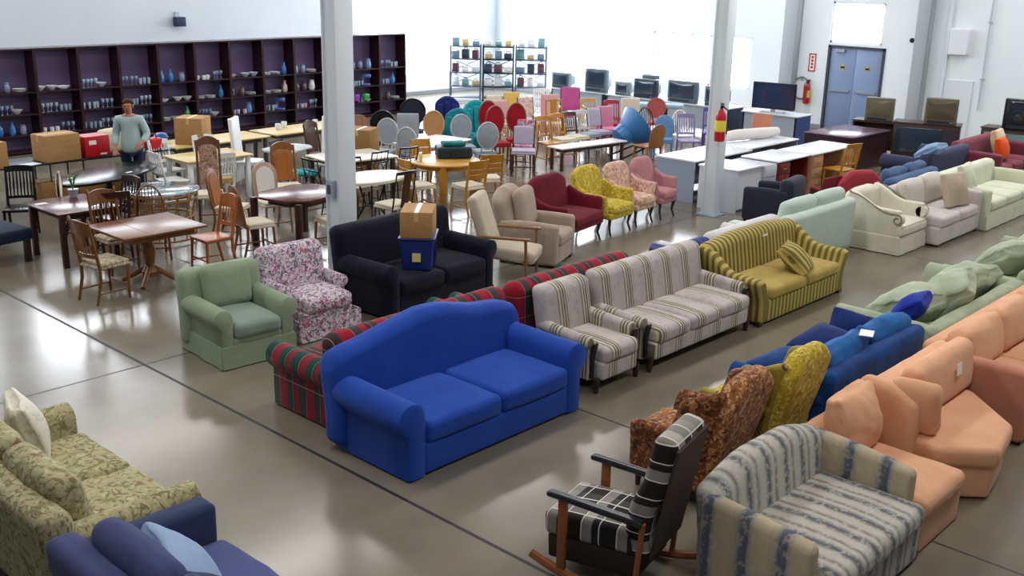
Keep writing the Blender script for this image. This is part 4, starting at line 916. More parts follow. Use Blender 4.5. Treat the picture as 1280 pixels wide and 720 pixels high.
# octagonal set
t = table('dining_table', 'glossy dark brown table with clipped corners ringed by arched panel chairs', 8.92, 12.42, 12, 'oct', 1.2, 1.0, MAHX, MAH, 'square', lw=.08, th=.035)
PAN = wood('#8a5424', '#6e3e18', 3, .35, 'Z'); PIN = wood('#a8682c', '#8c5220', 3, .3, 'Z')
for x, y, r, l in ((8.05, 12.3, 80, 'arched oak panel chair between the orange slat chair and the clipped corner table'), (8.35, 13.35, 35, 'arched oak panel chair at the table corner nearest the round glass table'), (9.0, 11.75, 178, 'arched oak panel chair seen from behind beside the white column')):
    chair('panel_chair', l, x, y, r, 'panel', PAN, IVORY, bh=1.02, accent=PIN)
chair('panel_chair', 'arched panel chair with pale pinkish back on the far side of the clipped corner table', 9.0, 13.25, -10, 'panel', wood('#b59a88', '#9c8070', 3, .35, 'Z'), IVORY, bh=1.02, accent=plain('#d8d4d0', .4))
chair('dining_chair', 'square backed brown panel chair behind the clipped corner table beside the black lattice chair', 9.85, 14.05, -20, 'cane', PAN, IVORY, bh=1.08, accent=PIN)
chair('dining_chair', 'very tall caned back chair with carved crest behind the arched panel chairs', 8.62, 14.35, -30, 'cane', wood('#6e4428', '#57331c', 3, .4, 'Z'), IVORY, bh=1.25, w=.4, accent=floral('woven_cane', '#9c7a68', ['#5a3a2c', '#b89888'], 30))
# long pale topped tables with black metal chairs
PALE = wood('#d6cfc4', '#cbc2b4', 2, .3, 'X')
table('dining_table', 'pale topped rectangular table with brown apron behind the white column', 11.4, 14.35, -8, 'rect', 1.3, .95, PALE, WAL, 'square', lw=.07)
table('dining_table', 'pale topped oval table on black scrolled iron legs beside the white column', 10.45, 12.68, 5, 'round', 1.35, .88, PALE, BLKM, 'scroll', th=.045, apron=False)
for x, y, r, s, l in ((10.1, 13.42, 92, 'lattice', 'black metal lattice chair beside the white column, side on to the oval table'), (11.1, 13.55, 185, 'lattice', 'black metal lattice chair between the oval table and the rectangular pale table'),
        (11.78, 13.55, 175, 'lattice', 'black metal lattice chair beside the honey pine set'), (10.55, 14.95, 20, 'lattice', 'black metal lattice chair at the far corner of the pale rectangular table')):
    chair('metal_chair', l, x, y, r, s, BLKM, fabric('#c8a878', .1, 5), bh=1.0)
chair('metal_chair', 'black metal chair with one broad brown back slat in front of the oval table', 10.25, 11.93, 182, 'splat', BLKM, IVORY, bh=1.0, accent=WAL, w=.46)
chair('metal_chair', 'black scrolled iron chair tucked under the far side of the oval table', 10.7, 13.25, -5, 'lattice', BLKM, IVORY, bh=.9)
carton('cardboard_box', 'brown carton standing behind the pale rectangular table beside the dark wood chair', 12.35, 15.25, .0, .5, .5, 1.02, 30, CARD2)
chair('dining_chair', 'dark wood panel chair behind the pale rectangular table', 11.95, 15.9, 15, 'cane', WAL, IVORY, bh=1.05)
chair('dining_chair', 'tilted tan panel chair leaning behind the brown carton', 12.75, 15.75, -30, 'panel', wood('#8a6044', '#74503a', 3, .4, 'Z'), IVORY, bh=1.15, accent=wood('#9a7054', '#84604a', 3, .4, 'Z'))
# honey pine set
table('dining_table', 'round honey pine table holding a dark suitcase', 12.32, 13.02, 0, 'round', 1.24, 1.24, HONX, HONEY, 'square', lw=.08)
for x, y, r, l in ((11.5, 12.75, 80, 'honey pine ladder back chair beside the oval table'), (12.1, 12.2, 172, 'honey pine ladder back chair on the near side of the round pine table'), (12.78, 12.42, 150, 'honey pine ladder back chair closest to the lilac padded chair'), (12.7, 13.85, -15, 'honey pine ladder back chair on the far side of the round pine table')):
    chair('ladder_chair', l, x, y, r, 'ladder', HONEY, IVORY, bh=.92)
t = thing('suitcase', 'dark teal suitcase lying on the round honey pine table', 'suitcase', (12.62, 13.1, .752), -35)
m = MB(); m.rbox(-.3, .3, -.2, .2, 0, .2, .04); m.build('shell', plain('#16303c', .5), t)
m = MB(); m.rbox(-.302, .302, -.202, .202, .1, .115, .005, rs=2); m.build('zip_band', plain('#0c1418', .4), t)
MB().path([(-.08, -.2, .1), (-.06, -.24, .1), (.06, -.24, .1), (.08, -.2, .1)], .01, 6).build('suitcase_handle', plain('#0c1418', .4), t)
m = MB(); m.rbox(-.2, .2, -.14, .14, 0, .07, .03, wr=.01); tag(m.build('folded_cloth', fabric('#1f6f74', .15, 6)), 'folded teal cloth lying on top of the suitcase', 'cloth', (12.62, 13.1, .955), -30)
m = MB(); m.lathe([(.03, 0), (.035, .1), (.02, .13), (0, .13)], n=12); tag(m.build('jar', plain('#e0d080', .4)), 'small yellow jar on the round honey pine table', 'jar', (11.95, 13.2, .753))
# ------------------------------------------------------------------ crowd of chairs beyond the dining sets
table('dining_table', 'white topped table in front of the oval backed chairs', 13.55, 14.62, 10, 'rect', 1.35, .85, plain('#e2e4e6', .3), PINE, 'square', lw=.06)
chair('dining_chair', 'round backed cane chair with tan oval back beyond the white topped table', 14.45, 15.55, -40, 'oval', IVORY and PINE, IVORY, bh=1.1, accent=fabric('#c09060', .12, 8), w=.42)
chair('parsons_chair', 'slip covered pale grey chair standing beside the tan oval back chair', 14.2, 16.05, -40, 'high', GRYF, GRYF, bh=1.02)
chair('dining_chair', 'black round backed chair behind the grey slip covered chair', 13.85, 16.5, -50, 'round', BLKM, fabric('#15151a', .1, 5), bh=1.05, w=.5)
chair('dining_chair', 'charcoal round backed chair farthest back beside the overexposed window wall', 15.3, 17.2, -50, 'round', BLKM, fabric('#2b2c3c', .1, 5), bh=1.12, w=.56)
for x, y, r, l in ((13.15, 15.6, -60, 'grey oval backed chair standing behind the tilted tan panel chair'), (12.62, 14.5, -70, 'grey oval backed chair beside the honey pine set'), (14.75, 15.0, -30, 'grey oval backed chair beside the teal armchairs'), (14.65, 14.35, 150, 'grey oval backed chair on the near side of the white topped table')):
    chair('oval_chair', l, x, y, r, 'oval', plain('#aab0b6', .5), GRYF, bh=1.06, w=.42)
for x, y, r, h, l, mt in ((15.2, 15.75, -60, 1.08, 'deep teal tub chair next to the tan oval back chair', fabric('#147e8c', .25, 5)), (16.15, 16.0, -35, 1.15, 'bright turquoise chair with a tall channelled back', TEALF), (16.4, 17.2, -40, 1.1, 'navy blue tub chair behind the turquoise chairs', fabric('#1c2a6e', .2, 5))):
    t = thing('tub_chair', l, 'armchair', (x, y, 0), r)
    MB().rbox(-.3, .3, -.3, .28, .2, .46, .06, (0, 0, .03)).build('seat', mt, t)
    m = MB(); m.rbox(-.31, .31, .16, .30, .3, h, .06, n=12, defo=lambda p, h=h: Vector((p.x * (1 - .1 * sm(.6, h, p.z)), p.y + .14 * max(0, p.z - .4) - .25 * (p.x * p.x) * 2, p.z - .16 * (p.x / .31) ** 2 * sm(.5, h, p.z)))); m.build('backrest', mt, t)
    for k in range(3):
        u = (k - 1) * .15; hh = h - .12 - .05 * abs(k - 1)
        m = MB(); m.rbox(u - .07, u + .07, .11, .2, .44, hh, .04, n=5, defo=lambda p: Vector((p.x, p.y + .14 * max(0, p.z - .4) - .25 * (p.x * p.x) * 2, p.z))); m.build('back_channel', mt, t)
    for s in (-1, 1):
        m = MB(); m.rbox(s * .32 - .05, s * .32 + .05, -.22, .22, .2, .62, .05, n=3); m.build('arm', mt, t)
        for yy in (-.24, .24): MB().path([(s * .27, yy, 0), (s * .25, yy * .95, .22)], [.016, .024], 8).build('leg', DKWOOD, t)
for x, y, r, l in ((15.5, 14.75, -25, 'crimson velvet chair with a tall oval back beside the lilac padded chair'), (16.12, 14.85, -45, 'crimson velvet oval back chair behind the lilac padded chair'), (15.95, 15.45, -35, 'crimson velvet oval back chair in front of the turquoise chair')):
    chair('velvet_chair', l, x, y, r, 'oval', wood('#8a5038', '#70402c', 3, .4, 'Z'), REDV, bh=1.2, w=.40, sh=.48)
chair('padded_chair', 'lilac padded chair on splayed dark legs standing alone on the open floor', 15.3, 13.9, -48, 'pad', WAL, LILF, bh=.9, w=.48)
chair('padded_chair', 'mauve and white patterned chair between the crimson chairs', 15.72, 14.3, -60, 'pad', WAL, floral('mauve_print', '#b8a8b8', ['#6e5a70', '#d0486a'], 9), bh=.95)
HS = [(16.55, 14.3, -15, 'honey slat back chair first in the row beside the lilac padded chair', HONEY, 'slat', 'wood'), (17.05, 14.35, -12, 'honey slat back chair second in the row, beside a grey slat chair', HONEY, 'slat', IVORY), (17.5, 14.38, -10, 'brown striped slat chair third in the row', WAL, 'slat', IVORY),
      (17.95, 14.42, -14, 'pale grey slat back chair fourth in the row', plain('#c4c2c8', .5), 'slat', GRYF), (18.45, 14.5, -16, 'lilac padded chair fifth in the row', WAL, 'pad', LILF), (18.95, 14.6, -18, 'hot pink padded chair at the end of the slat chair row', plain('#c47a98', .5), 'high', fabric('#d77aa0', .1, 5))]
for x, y, r, l, wd, st, se in HS: chair('side_chair', l, x, y, r, st, wd, se, bh=.95, n=6)
table('bench_table', 'low white topped bench table in front of the slat chair row', 17.0, 13.65, -6, 'rect', 1.9, .45, plain('#ded6d4', .3), WAL, 'square', h=.47, lw=.05)
FAR = [(17.55, 16.6, -30, 'pale pink padded chair beyond the crimson chairs', 'pad', PINE, PNKF, .98), (17.95, 17.2, -35, 'cream padded chair beside the metal shelving', 'pad', PINE, IVORY, 1.0), (18.3, 16.5, -30, 'blush floral padded chair in the far cluster', 'pad', WAL, floral('blush_print', '#dcc4bc', ['#b88a8a'], 10), 1.0),
       (18.6, 15.9, -35, 'honey splat back chair in the far cluster beside the blush chair', 'splat', HONEY, IVORY, .98), (19.1, 16.5, -40, 'pale pink tall padded chair in front of the shelving', 'high', PNKF, PNKF, 1.02), (17.0, 16.9, -40, 'white bentwood chair behind the turquoise chair', 'bow', WHP, 'wood', .98),
       (18.8, 17.4, -30, 'yellow padded chair by the foot of the metal shelving', 'pad', PINE, fabric('#d8b860', .1, 5), 1.0), (19.6, 17.2, -40, 'white slat chair in front of the television tables', 'slat', WHP, 'wood', 1.05),
       (19.02, 15.2, -30, 'natural wood tall slat back chair behind the blue bowl chair', 'slat', PINE, IVORY, 1.05), (19.6, 15.0, -35, 'red slat back chair behind the natural wood chair', 'slat', plain('#a8283a', .4), REDV, .98), (20.2, 14.95, -45, 'cream padded chair in front of the blue topped bench', 'high', IVORY, IVORY, 1.0),
       (20.7, 14.55, -45, 'terracotta rounded chair beside the cream padded chair', 'round', fabric('#b8605c', .1, 5), fabric('#b8605c', .1, 5), 1.0), (17.85, 12.75, 170, 'brown arched panel chair beside the blue bowl chair', 'panel', wood('#9a6434', '#80501f', 3, .4, 'Z'), 'wood', .92),
       (18.65, 12.95, -60, 'slate blue arched chair beside the brown arched chair', 'panel', plain('#5a86b0', .5), fabric('#5a86b0', .1, 5), .95), (19.1, 12.6, -40, 'lilac spindle chair nearest the column with the fire extinguisher', 'slat', plain('#8a7aa8', .5), 'wood', .96),
       (19.6, 13.1, -40, 'white bow back chair behind the lilac spindle chair', 'bow', WHP, 'wood', .96), (20.0, 12.4, -50, 'peach cushioned spindle chair behind the column', 'slat', plain('#c86a5a', .5), PNKF, .95), (20.5, 12.9, -50, 'purple spindle chair between the column and the television tables', 'slat', plain('#5c4a98', .5), 'wood', .95),
       (20.9, 11.9, -60, 'coral wooden chair just past the column', 'ladder', plain('#d08a6c', .5), 'wood', .9), (19.4, 13.85, -30, 'dark bow back chair behind the blue bowl chair', 'bow', BLKW, 'wood', .95)]
for x, y, r, l, st, wd, se, bh in FAR: chair('side_chair', l, x, y, r, st, wd, se, bh=bh, n=6)
t = chair('armchair', 'magenta padded armchair with a headrest in front of the television tables', 20.1, 16.7, -40, 'pad', WAL, fabric('#c05a98', .12, 5), bh=1.1, w=.55)
for s in (-1, 1): m = MB(); m.rbox(s * .3 - .03, s * .3 + .03, -.2, .2, .62, .68, .02); m.build('armrest', PINE, t)
t = thing('papasan_chair', 'blue bowl shaped chair tipped on its side among the wooden chairs', 'chair', (18.55, 13.6, .02), -20)
BB = plain('#2f6ea8', .35, spec=.5)
MB().lathe([(.16, .0), (.2, .02), (.24, .2), (.22, .24)], n=24, M=rotM(0, 62, 0, (-.45, 0, .42))).build('base', BB, t)
MB().lathe([(.18, .0), (.3, .12), (.46, .34), (.48, .36), (.44, .35), (.28, .14), (.0, .03)], n=28, M=rotM(0, 62, 0, (-.28, 0, .50))).build('bowl', BB, t)
MB().path([(-.5, -.25, .01), (.1, -.22, .2), (.1, .22, .2), (-.5, .25, .01)], .02, 8).build('rest_frame', BLKM, t)
t = thing('bench', 'pale blue topped bench in front of the windows', 'bench', (21.2, 14.9, 0), -60)
MB().rbox(-.6, .6, -.22, .22, .74, .84, .03).build('top', fabric('#9ab8c8', .1, 4), t)
for a in (-1, 1):
    for b in (-1, 1): MB().box(a * .5 - .03, a * .5 + .03, b * .16 - .03, b * .16 + .03, 0, .75).build('leg', PINE, t)
# ------------------------------------------------------------------ armchairs and sofas of the middle aisle
GRN = fabric('#8c9c80', .1, 3, col2='#80917a')
sofa('armchair', 'sage green skirted armchair with rolled arms in front of the oak dining set', 'armchair', 5.75, 9.2, -5, .98, .92, dict(body=GRN, seat=fabric('#83968a', .08, 3)), arm='roll', arm_h=.62, arm_w=.22, arm_r=.10, seat_h=.46, ct=.17, back_h=.86, bt=.22, nseat=1, nback=1, bc_h=.9, skirt=True, bc_t=.16)
FLW = floral('pink_chintz', '#cfc4cc', ['#8a5a86', '#b05a78', '#e4dce2', '#4a5a6e'], 13, th=.53)
sofa('slipper_chair', 'skirted armchair in pink and white chintz beside the green armchair', 'armchair', 6.73, 9.3, -3, .88, .88, dict(body=FLW), arm='roll', arm_h=.58, arm_w=.14, arm_r=.07, arm_len=.7, seat_h=.47, ct=.17, back_h=.9, nseat=1, skirt=True)
NV = fabric('#090b24', .2, 4, col2='#06071a')
sofa('sofa', 'dark navy sofa with a blue tote and cardboard box on its seat', 'sofa', 8.35, 9.3, 3, 1.96, 1.0, dict(body=NV), arm='roll', arm_h=.66, arm_w=.24, arm_r=.11, seat_h=.46, ct=.18, back_h=.98, bt=.24, nseat=2, back_r=.1, leg_h=.04)
t = thing('storage_tote', 'blue plastic storage tote standing on the navy sofa', 'tote', (8.2, 9.1, .475), 42)
m = MB(); m.rbox(-.25, .25, -.2, .2, 0, .38, .03, defo=lambda p: Vector((p.x * (.86 + .14 * p.z / .38), p.y * (.86 + .14 * p.z / .38), p.z))); m.build('tub', plain('#1a2f78', .4), t)
m = MB(); m.rbox(-.27, .27, -.22, .22, .375, .405, .012, rs=2); m.build('lid', plain('#16286a', .4), t)
for k in (-.1, 0, .1): MB().box(k - .012, k + .012, -.205, -.19, .06, .32).build('rib', plain('#16286a', .4), t)
MB().box(-.255, -.235, -.05, .05, .12, .22).build('paper_label', plain('#d8d080', .5), t)
carton('cardboard_box', 'cardboard box stacked on the blue storage tote', 8.2, 9.1, .882, .52, .38, .30, 42)
# wood armed easy chair
BEI = fabric('#c2b5a2', .08, 4, col2='#b5a894'); BEI2 = fabric('#a8988a', .08, 4, col2='#9c8c7e')
t = thing('easy_chair', 'cream upholstered easy chair with open wooden arms beside the navy sofa', 'armchair', (9.85, 9.2, 0), 30)
WA = wood('#8a6438', '#70502c', 3, .4, 'Y')
m = MB(); m.rbox(-.28, .28, -.4, .22, .28, .44, .05, (0, 0, .02), M=rotM(5, 0, 0)); m.build('seat_cushion', BEI, t)
m = MB(); m.rbox(-.28, .28, -.07, .07, 0, .74, .05, (0, .02, .01), n=5, M=rotM(-18, 0, 0, (0, .2, .38))); m.build('backrest', BEI, t)
for s in (-1, 1):
    MB().rbox(s * .33 - .03, s * .33 + .03, -.38, .3, .58, .615, .015).build('armrest', WA, t)
    MB().path([(s * .33, -.34, 0), (s * .33, -.32, .59)], .02, 8).build('leg', WA, t); MB().path([(s * .33, .34, 0), (s * .33, .26, .59)], .02, 8).build('leg', WA, t)
MB().box(-.33, .33, -.33, -.29, .25, .31).build('front_rail', WA, t)
sofa('recliner', 'taupe recliner with wood capped arms between the cream easy chair and the burgundy loveseat', 'armchair', 10.78, 9.5, 22, .84, .9, dict(body=BEI2, back=BEI2, seat=BEI2), arm='box', arm_h=.6, arm_w=.14, seat_h=.46, ct=.18, back_h=1.02, bt=.24, nseat=1, nback=1, recline=.25, back_r=.11, bc_h=1.0, bc_t=.16, skirt=False, legs='block', leg_h=.04, topf=lambda u: .88 + .12 * sm(1, .3, abs(u)))
BURG = fabric('#6e0a24', .2, 4, col2='#58071b')
def settee(label, x, y, rot, W, D, mat, cat='sofa', bh=.98, name='wing_settee'):
    t = thing(name, label, cat, (x, y, 0), rot); w = W / 2; f = -D / 2; b = D / 2
    MB().rbox(-w + .06, w - .06, f + .03, b - .06, .26, .36, .03).build('seat_base', mat, t)
    MB().rbox(-w + .10, w - .10, f, b - .16, .34, .47, .045, (0, 0, .03)).build('seat_cushion', mat, t)
    m = MB(); m.rbox(-w + .02, w - .02, b - .18, b - .04, .3, bh, .06, (0, .02, 0), n=10, defo=lambda p: Vector((p.x, p.y + .16 * max(0, p.z - .4), p.z - .1 * sm(.5, 1, abs(p.x) / w) * sm(.4, bh, p.z)))); m.build('backrest', mat, t)
    for s in (-1, 1):
        a, c = sorted((s * (w - .1), s * w)); m = MB(); m.rbox(a, c, f + .1, b - .1, .3, .64, .045, defo=lambda p, s=s: Vector((p.x + s * .05 * sm(.4, .64, p.z), p.y, p.z + .14 * sm(0, b, p.y) * sm(.4, .64, p.z)))); m.build('arm', mat, t)
        for yy in (f + .08, b - .1): MB().path([(s * (w - .1), yy - .02, 0), (s * (w - .12), yy + .02, .12), (s * (w - .09), yy, .28)], [.016, .018, .032], 8).build('cabriole_leg', DKWOOD, t)
    return t
settee('burgundy velvet settee on curved legs beside the taupe recliner', 11.84, 9.85, 10, 1.05, .82, BURG)
settee('mustard yellow brocade chair on curved legs beside the burgundy settee', 12.82, 9.93, 6, .78, .78, YLFL, 'armchair', name='wing_chair')
settee('blush pink flowered chair on curved legs beside the mustard chair', 13.58, 9.98, 4, .68, .7, floral('blush_flowered', '#c9a490', ['#b8806c', '#dcc0b0'], 12), 'armchair', name='parlor_chair', bh=.95)
settee('dusty rose chair on curved legs at the end of the mustard and blush row', 14.27, 10.0, 4, .62, .66, fabric('#b88084', .1, 5), 'armchair', name='parlor_chair', bh=.95)
# ------------------------------------------------------------------ sofas at the far end
NGR = fabric('#3c3f5c', .15, 4, col2='#33364f')
sofa('armchair', 'charcoal navy armchair between the oak desk and the pale mint sofa', 'armchair', 15.25, 8.35, 190, .8, .8, dict(body=fabric('#2a2c3c', .12, 4)), arm='box', arm_h=.62, arm_w=.14, seat_h=.44, back_h=.8, nseat=1, recline=.05)
wing_chair('dark red leather wing chair seen from behind beside the charcoal armchair', 15.95, 7.5, 150, dict(body=fabric('#6e1420', .12, 4), back=fabric('#a83a48', .1, 4)), W=.78, bh=1.0)
STB = fabric('#4a6288', .15, 4, col2='#3e5578')
sofa('sofa', 'steel blue sofa with puffy cushions behind the cream scroll chair', 'sofa', 17.5, 7.45, 180, 1.9, .95, dict(body=STB), arm='roll', arm_h=.6, arm_w=.2, seat_h=.44, back_h=.76, bt=.22, nseat=2, nback=2, bc_h=.86, wr=.012)
sofa('sofa', 'slate navy sofa with a high rolled arm in front of the old television console', 'sofa', 20.0, 7.85, 180, 1.95, .95, dict(body=NGR), arm='roll', arm_h=.74, arm_w=.24, arm_r=.13, seat_h=.46, back_h=.84, bt=.24, nseat=2, recline=.05)
pillow('throw_pillow', 'light blue pillow lying over the back of the slate navy sofa', 19.35, 7.5, .86, .55, .45, fabric('#7c98bc', .1, 4), rot=180, tilt=60, seed=81)
MRN = fabric('#7c3848', .12, 4, col2='#6c2e3e')
sofa('sofa', 'maroon sofa with orange and cream pillows behind the cream sofa', 'sofa', 21.9, 7.2, 0, 2.2, .95, dict(body=MRN), arm='box', arm_h=.7, arm_w=.2, seat_h=.46, back_h=.86, nseat=3, nback=0)
pillow('throw_pillow', 'bright orange pillow on the maroon sofa', 21.75, 7.05, .70, .52, .44, fabric('#e0521a', .1, 4), rot=5, tilt=16, seed=82)
pillow('throw_pillow', 'cream pillow propped up behind the orange pillow on the maroon sofa', 22.2, 7.28, .76, .6, .5, fabric('#d0bf98', .1, 4), rot=5, tilt=14, seed=83)
# ------------------------------------------------------------------ bookcases full of housewares
BKS = wood('#2e1218', '#230d12', 2, .35, 'Z'); BKB = plain('#62527a', .5)
BX0, BW, BY, BD, BH = 6.66, .91, 22.0, .42, 2.13
SHZ = (.06, .40, .82, 1.26); NB = 14
ORD = 'first second third fourth fifth sixth seventh eighth ninth tenth eleventh twelfth thirteenth fourteenth'.split()
for k in range(NB):
    x = BX0 + k * BW; t = thing('bookcase', 'dark wood bookcase of housewares, %s of the row counted from the end beyond the worker' % ORD[k], 'bookcase', (x, BY, 0), 0, 'bookcases along the housewares wall')
    for a in (0, BW - .03): MB().box(a + .001, a + .029, 0, BD, 0, BH).build('side_panel', BKS, t)
    MB().box(.03, BW - .03, BD - .02, BD - .005, 0, BH).build('back_panel', BKB, t)
    MB().box(.03, BW - .03, 0, BD - .02, BH - .03, BH).build('top_panel', BKS, t)
    for z in SHZ: MB().box(.03, BW - .03, .01, BD - .02, z - .025, z).build('shelf', BKS, t)
HW = {}
def ware(kind):
    """one of each kind of crockery, copied along the shelves"""
    m = MB()
    if kind == 'plate_stack':
        for i in range(5): m.lathe([(0, .012 * i), (.06, .012 * i), (.13, .02 + .012 * i), (.132, .024 + .012 * i), (.06, .008 + .012 * i), (0, .008 + .012 * i)], n=16)
    elif kind == 'bowl': m.lathe([(.04, 0), (.05, .01), (.11, .08), (.115, .09), (.1, .08), (.045, .02), (0, .018)], n=16)
    elif kind == 'mug': m.lathe([(.04, 0), (.045, .01), (.045, .1), (.04, .1), (.038, .012), (0, .012)], n=14); m.path([(.045, 0, .08), (.075, 0, .07), (.075, 0, .035), (.045, 0, .025)], .007, 6)
    elif kind == 'drinking_glass': m.lathe([(.028, 0), (.03, .005), (.036, .13), (.033, .13), (.027, .01), (0, .01)], n=12)
    elif kind == 'wine_glass': m.lathe([(.035, 0), (.006, .008), (.005, .08), (.035, .12), (.036, .17), (.03, .18), (.03, .13), (0, .09)], n=12)
    elif kind == 'vase': m.lathe([(.05, 0), (.07, .06), (.06, .16), (.03, .22), (.035, .28), (.025, .28), (.02, .2), (0, .1)], n=16)
    elif kind == 'pitcher': m.lathe([(.06, 0), (.085, .06), (.07, .17), (.055, .22), (.065, .25), (.055, .25), (0, .2)], n=16); m.path([(.06, 0, .22), (.12, 0, .2), (.12, 0, .1), (.08, 0, .06)], .011, 6)
    elif kind == 'serving_dish': m.lathe([(.08, 0), (.1, .01), (.17, .06), (.175, .07), (.1, .02), (0, .02)], n=18, sy=.7)
    elif kind == 'jar': m.lathe([(.05, 0), (.065, .02), (.065, .14), (.05, .17), (.055, .18), (.055, .2), (0, .21)], n=14)
    elif kind == 'mixer': m.rbox(-.08, .08, -.12, .12, 0, .05, .02).rbox(-.05, .05, .04, .12, .04, .24, .03).rbox(-.06, .06, -.14, .12, .2, .3, .04)
    return m
KC = dict(plate_stack=['#dfe6f0', '#e8e8e6'], bowl=['#e8ecf0', '#cdd8ea'], mug=['#e6e6ea', '#c8b8d0'], drinking_glass=['#a8bcd0', '#90a8c0'], wine_glass=['#8aa0c0', '#a0b4cc'], vase=['#2f6fb0', '#2f8a4a', '#d8b8b8'], pitcher=['#e0dce0', '#6a88b8'], serving_dish=['#e4e8f0', '#d8ccc0'], jar=['#5a4a44', '#7a88a0'], mixer=['#5a6ab0', '#a04a78'])
CW = {'#dfe6f0': 'white', '#e8e8e6': 'ivory', '#e8ecf0': 'white', '#cdd8ea': 'pale blue', '#e6e6ea': 'white', '#c8b8d0': 'lilac', '#a8bcd0': 'clear', '#90a8c0': 'blue tinted', '#8aa0c0': 'blue stemmed', '#a0b4cc': 'clear', '#2f6fb0': 'blue', '#2f8a4a': 'green', '#d8b8b8': 'pale pink',
      '#e0dce0': 'white', '#6a88b8': 'blue', '#e4e8f0': 'white', '#d8ccc0': 'tan', '#5a4a44': 'brown', '#7a88a0': 'grey blue', '#5a6ab0': 'violet', '#a04a78': 'plum'}
SN = ('bottom', 'lower', 'middle', 'upper')
PLAN = {0: ['serving_dish', 'bowl', 'plate_stack', 'jar'], 1: ['mug', 'serving_dish', 'plate_stack', 'vase'], 2: ['jar', 'plate_stack', 'serving_dish', 'bowl'], 3: ['plate_stack', 'vase', 'bowl', 'serving_dish'], 4: ['wine_glass', 'bowl', 'jar', 'pitcher'], 5: ['wine_glass', 'drinking_glass', 'mug', 'pitcher'],
        6: ['drinking_glass', 'mixer', 'vase', 'jar'], 7: ['mug', 'wine_glass', 'drinking_glass', 'vase']}
random.seed(23)
for u in range(NB):
    for si in (1, 2, 3):
        kinds = PLAN[(u * 1 + (0 if si == 3 else 2 if si == 2 else 5)) % 8] if u > 5 else PLAN[(u + 2 * (3 - si)) % 8]
        pick = kinds[:2] if (u * 7 + si) % 3 else [kinds[2], kinds[3]]
        if u in (4, 5) and si in (1, 2): pick = ['drinking_glass', 'wine_glass']
        xs = BX0 + u * BW + .12; xe = BX0 + (u + 1) * BW - .12; x = xs; j = 0
        while x < xe:
            kd = pick[0] if x < (xs + xe) / 2 else pick[1]; wd = {'drinking_glass': .10, 'wine_glass': .10, 'mug': .14, 'plate_stack': .3, 'serving_dish': .37, 'mixer': .3}.get(kd, .24)
            if x + wd * .5 > xe + .08: break
            cl = KC[kd][(u + si) % len(KC[kd])]; lb = '%s %s on the %s shelf of the %s bookcase' % (CW[cl], kd.replace('_', ' '), SN[si], ORD[u])
            key = (kd, cl)
            loc = (x + random.uniform(-.01, .01), BY + .14 + random.uniform(-.02, .05), SHZ[si] + .001); g = lb + ' group'
            g = '%s %s row on the %s shelf of the %s bookcase' % (CW[cl], kd.replace('_', ' '), SN[si], ORD[u])
            if key not in HW: HW[key] = tag(ware(kd).build(kd, plain(cl, .25, spec=.6)), lb, 'kitchenware', loc, random.uniform(0, 90), g)
            else: dup(HW[key], lb, loc, random.uniform(0, 90), g)
            x += wd; j += 1
for k, (x, c, n) in enumerate(((17.2, '#e8c820', 'yellow'), (17.45, '#d02030', 'red'), (17.72, '#7a2a9a', 'purple'), (18.05, '#2a8a3a', 'green'), (16.95, '#2a3ab0', 'blue'))):
    m = MB(); m.rbox(-.11, .11, -.09, .09, 0, .2, .05, wr=.01, seed=k); tag(m.build('toy', plain(c, .4)), '%s toy on the bottom shelf of the bookcases near the window corner' % n, 'toy', (x, BY + .11, SHZ[0] + .36))
# ------------------------------------------------------------------ wire shelving in the corner
STL = plain('#5c6f84', .4, .4); DST = plain('#1e2a3c', .4, .4)
for k in range(3):
    cx, cy = 22.75 + .67 * .98 * k - .05, 23.05 - .74 * .98 * k; mt = (STL, DST, STL)[k]
    t = thing('metal_shelving', ('grey', 'dark middle', 'pale far')[k] + ' unit of open metal shelving stacked with small appliances', 'shelving', (cx, cy, 0), -47.7)
    for a in (-.45, .45):
        for b in (-.2, .2): MB().box(a - .02, a + .02, b - .02, b + .02, 0, 1.66).build('upright', mt, t)
    for z in (.12, .45, .85, 1.25, 1.62): MB().box(-.47, .47, -.21, .21, z - .03, z).build('shelf', mt, t)
    for z in (.45, .85):
        for s in (-1, 1): MB().path([(-.45 * s, .2, z), (.45 * s, .2, z + .38)], .012, 6).build('brace', mt, t)
    q = rotM(0, 0, -47.7, (cx, cy, 0)); cols = ['#dfe6ea', '#3c4a5c', '#7aa8ae', '#6a4a58', '#cdbb8a', '#eef0f0', '#7890a8']; nm = ['white', 'slate', 'pale teal', 'plum', 'tan', 'ivory', 'grey blue']
    for zi, z in enumerate((.45, .85, 1.25, 1.62)):
        for j in range(3):
            c = (k * 5 + zi * 3 + j * 2) % 7; p = q @ Vector((-.3 + .3 * j, 0, z + .001)); w, h = random.uniform(.09, .12), random.uniform(.13, .3)
            m = MB(); m.rbox(-w, w, -.1, .1, 0, h, .02, rs=2, n=2); m.rbox(-w * .6, w * .6, -.115, -.09, h * .3, h * .6, .008, rs=2, n=2); m.path([(-w * .5, 0, h), (-w * .4, 0, h + .05), (w * .4, 0, h + .05), (w * .5, 0, h)], .012, 6)
            tag(m.build('appliance', plain(cols[c], .35)), '%s appliance on the %s shelf of the %s shelving unit, %s' % (nm[c], ('lowest', 'second', 'third', 'top')[zi], ('grey', 'dark middle', 'pale far')[k], ('nearest the bookcases', 'in the middle', 'nearest the televisions')[j]), 'appliance', tuple(p), -47.7 + random.uniform(-12, 12))
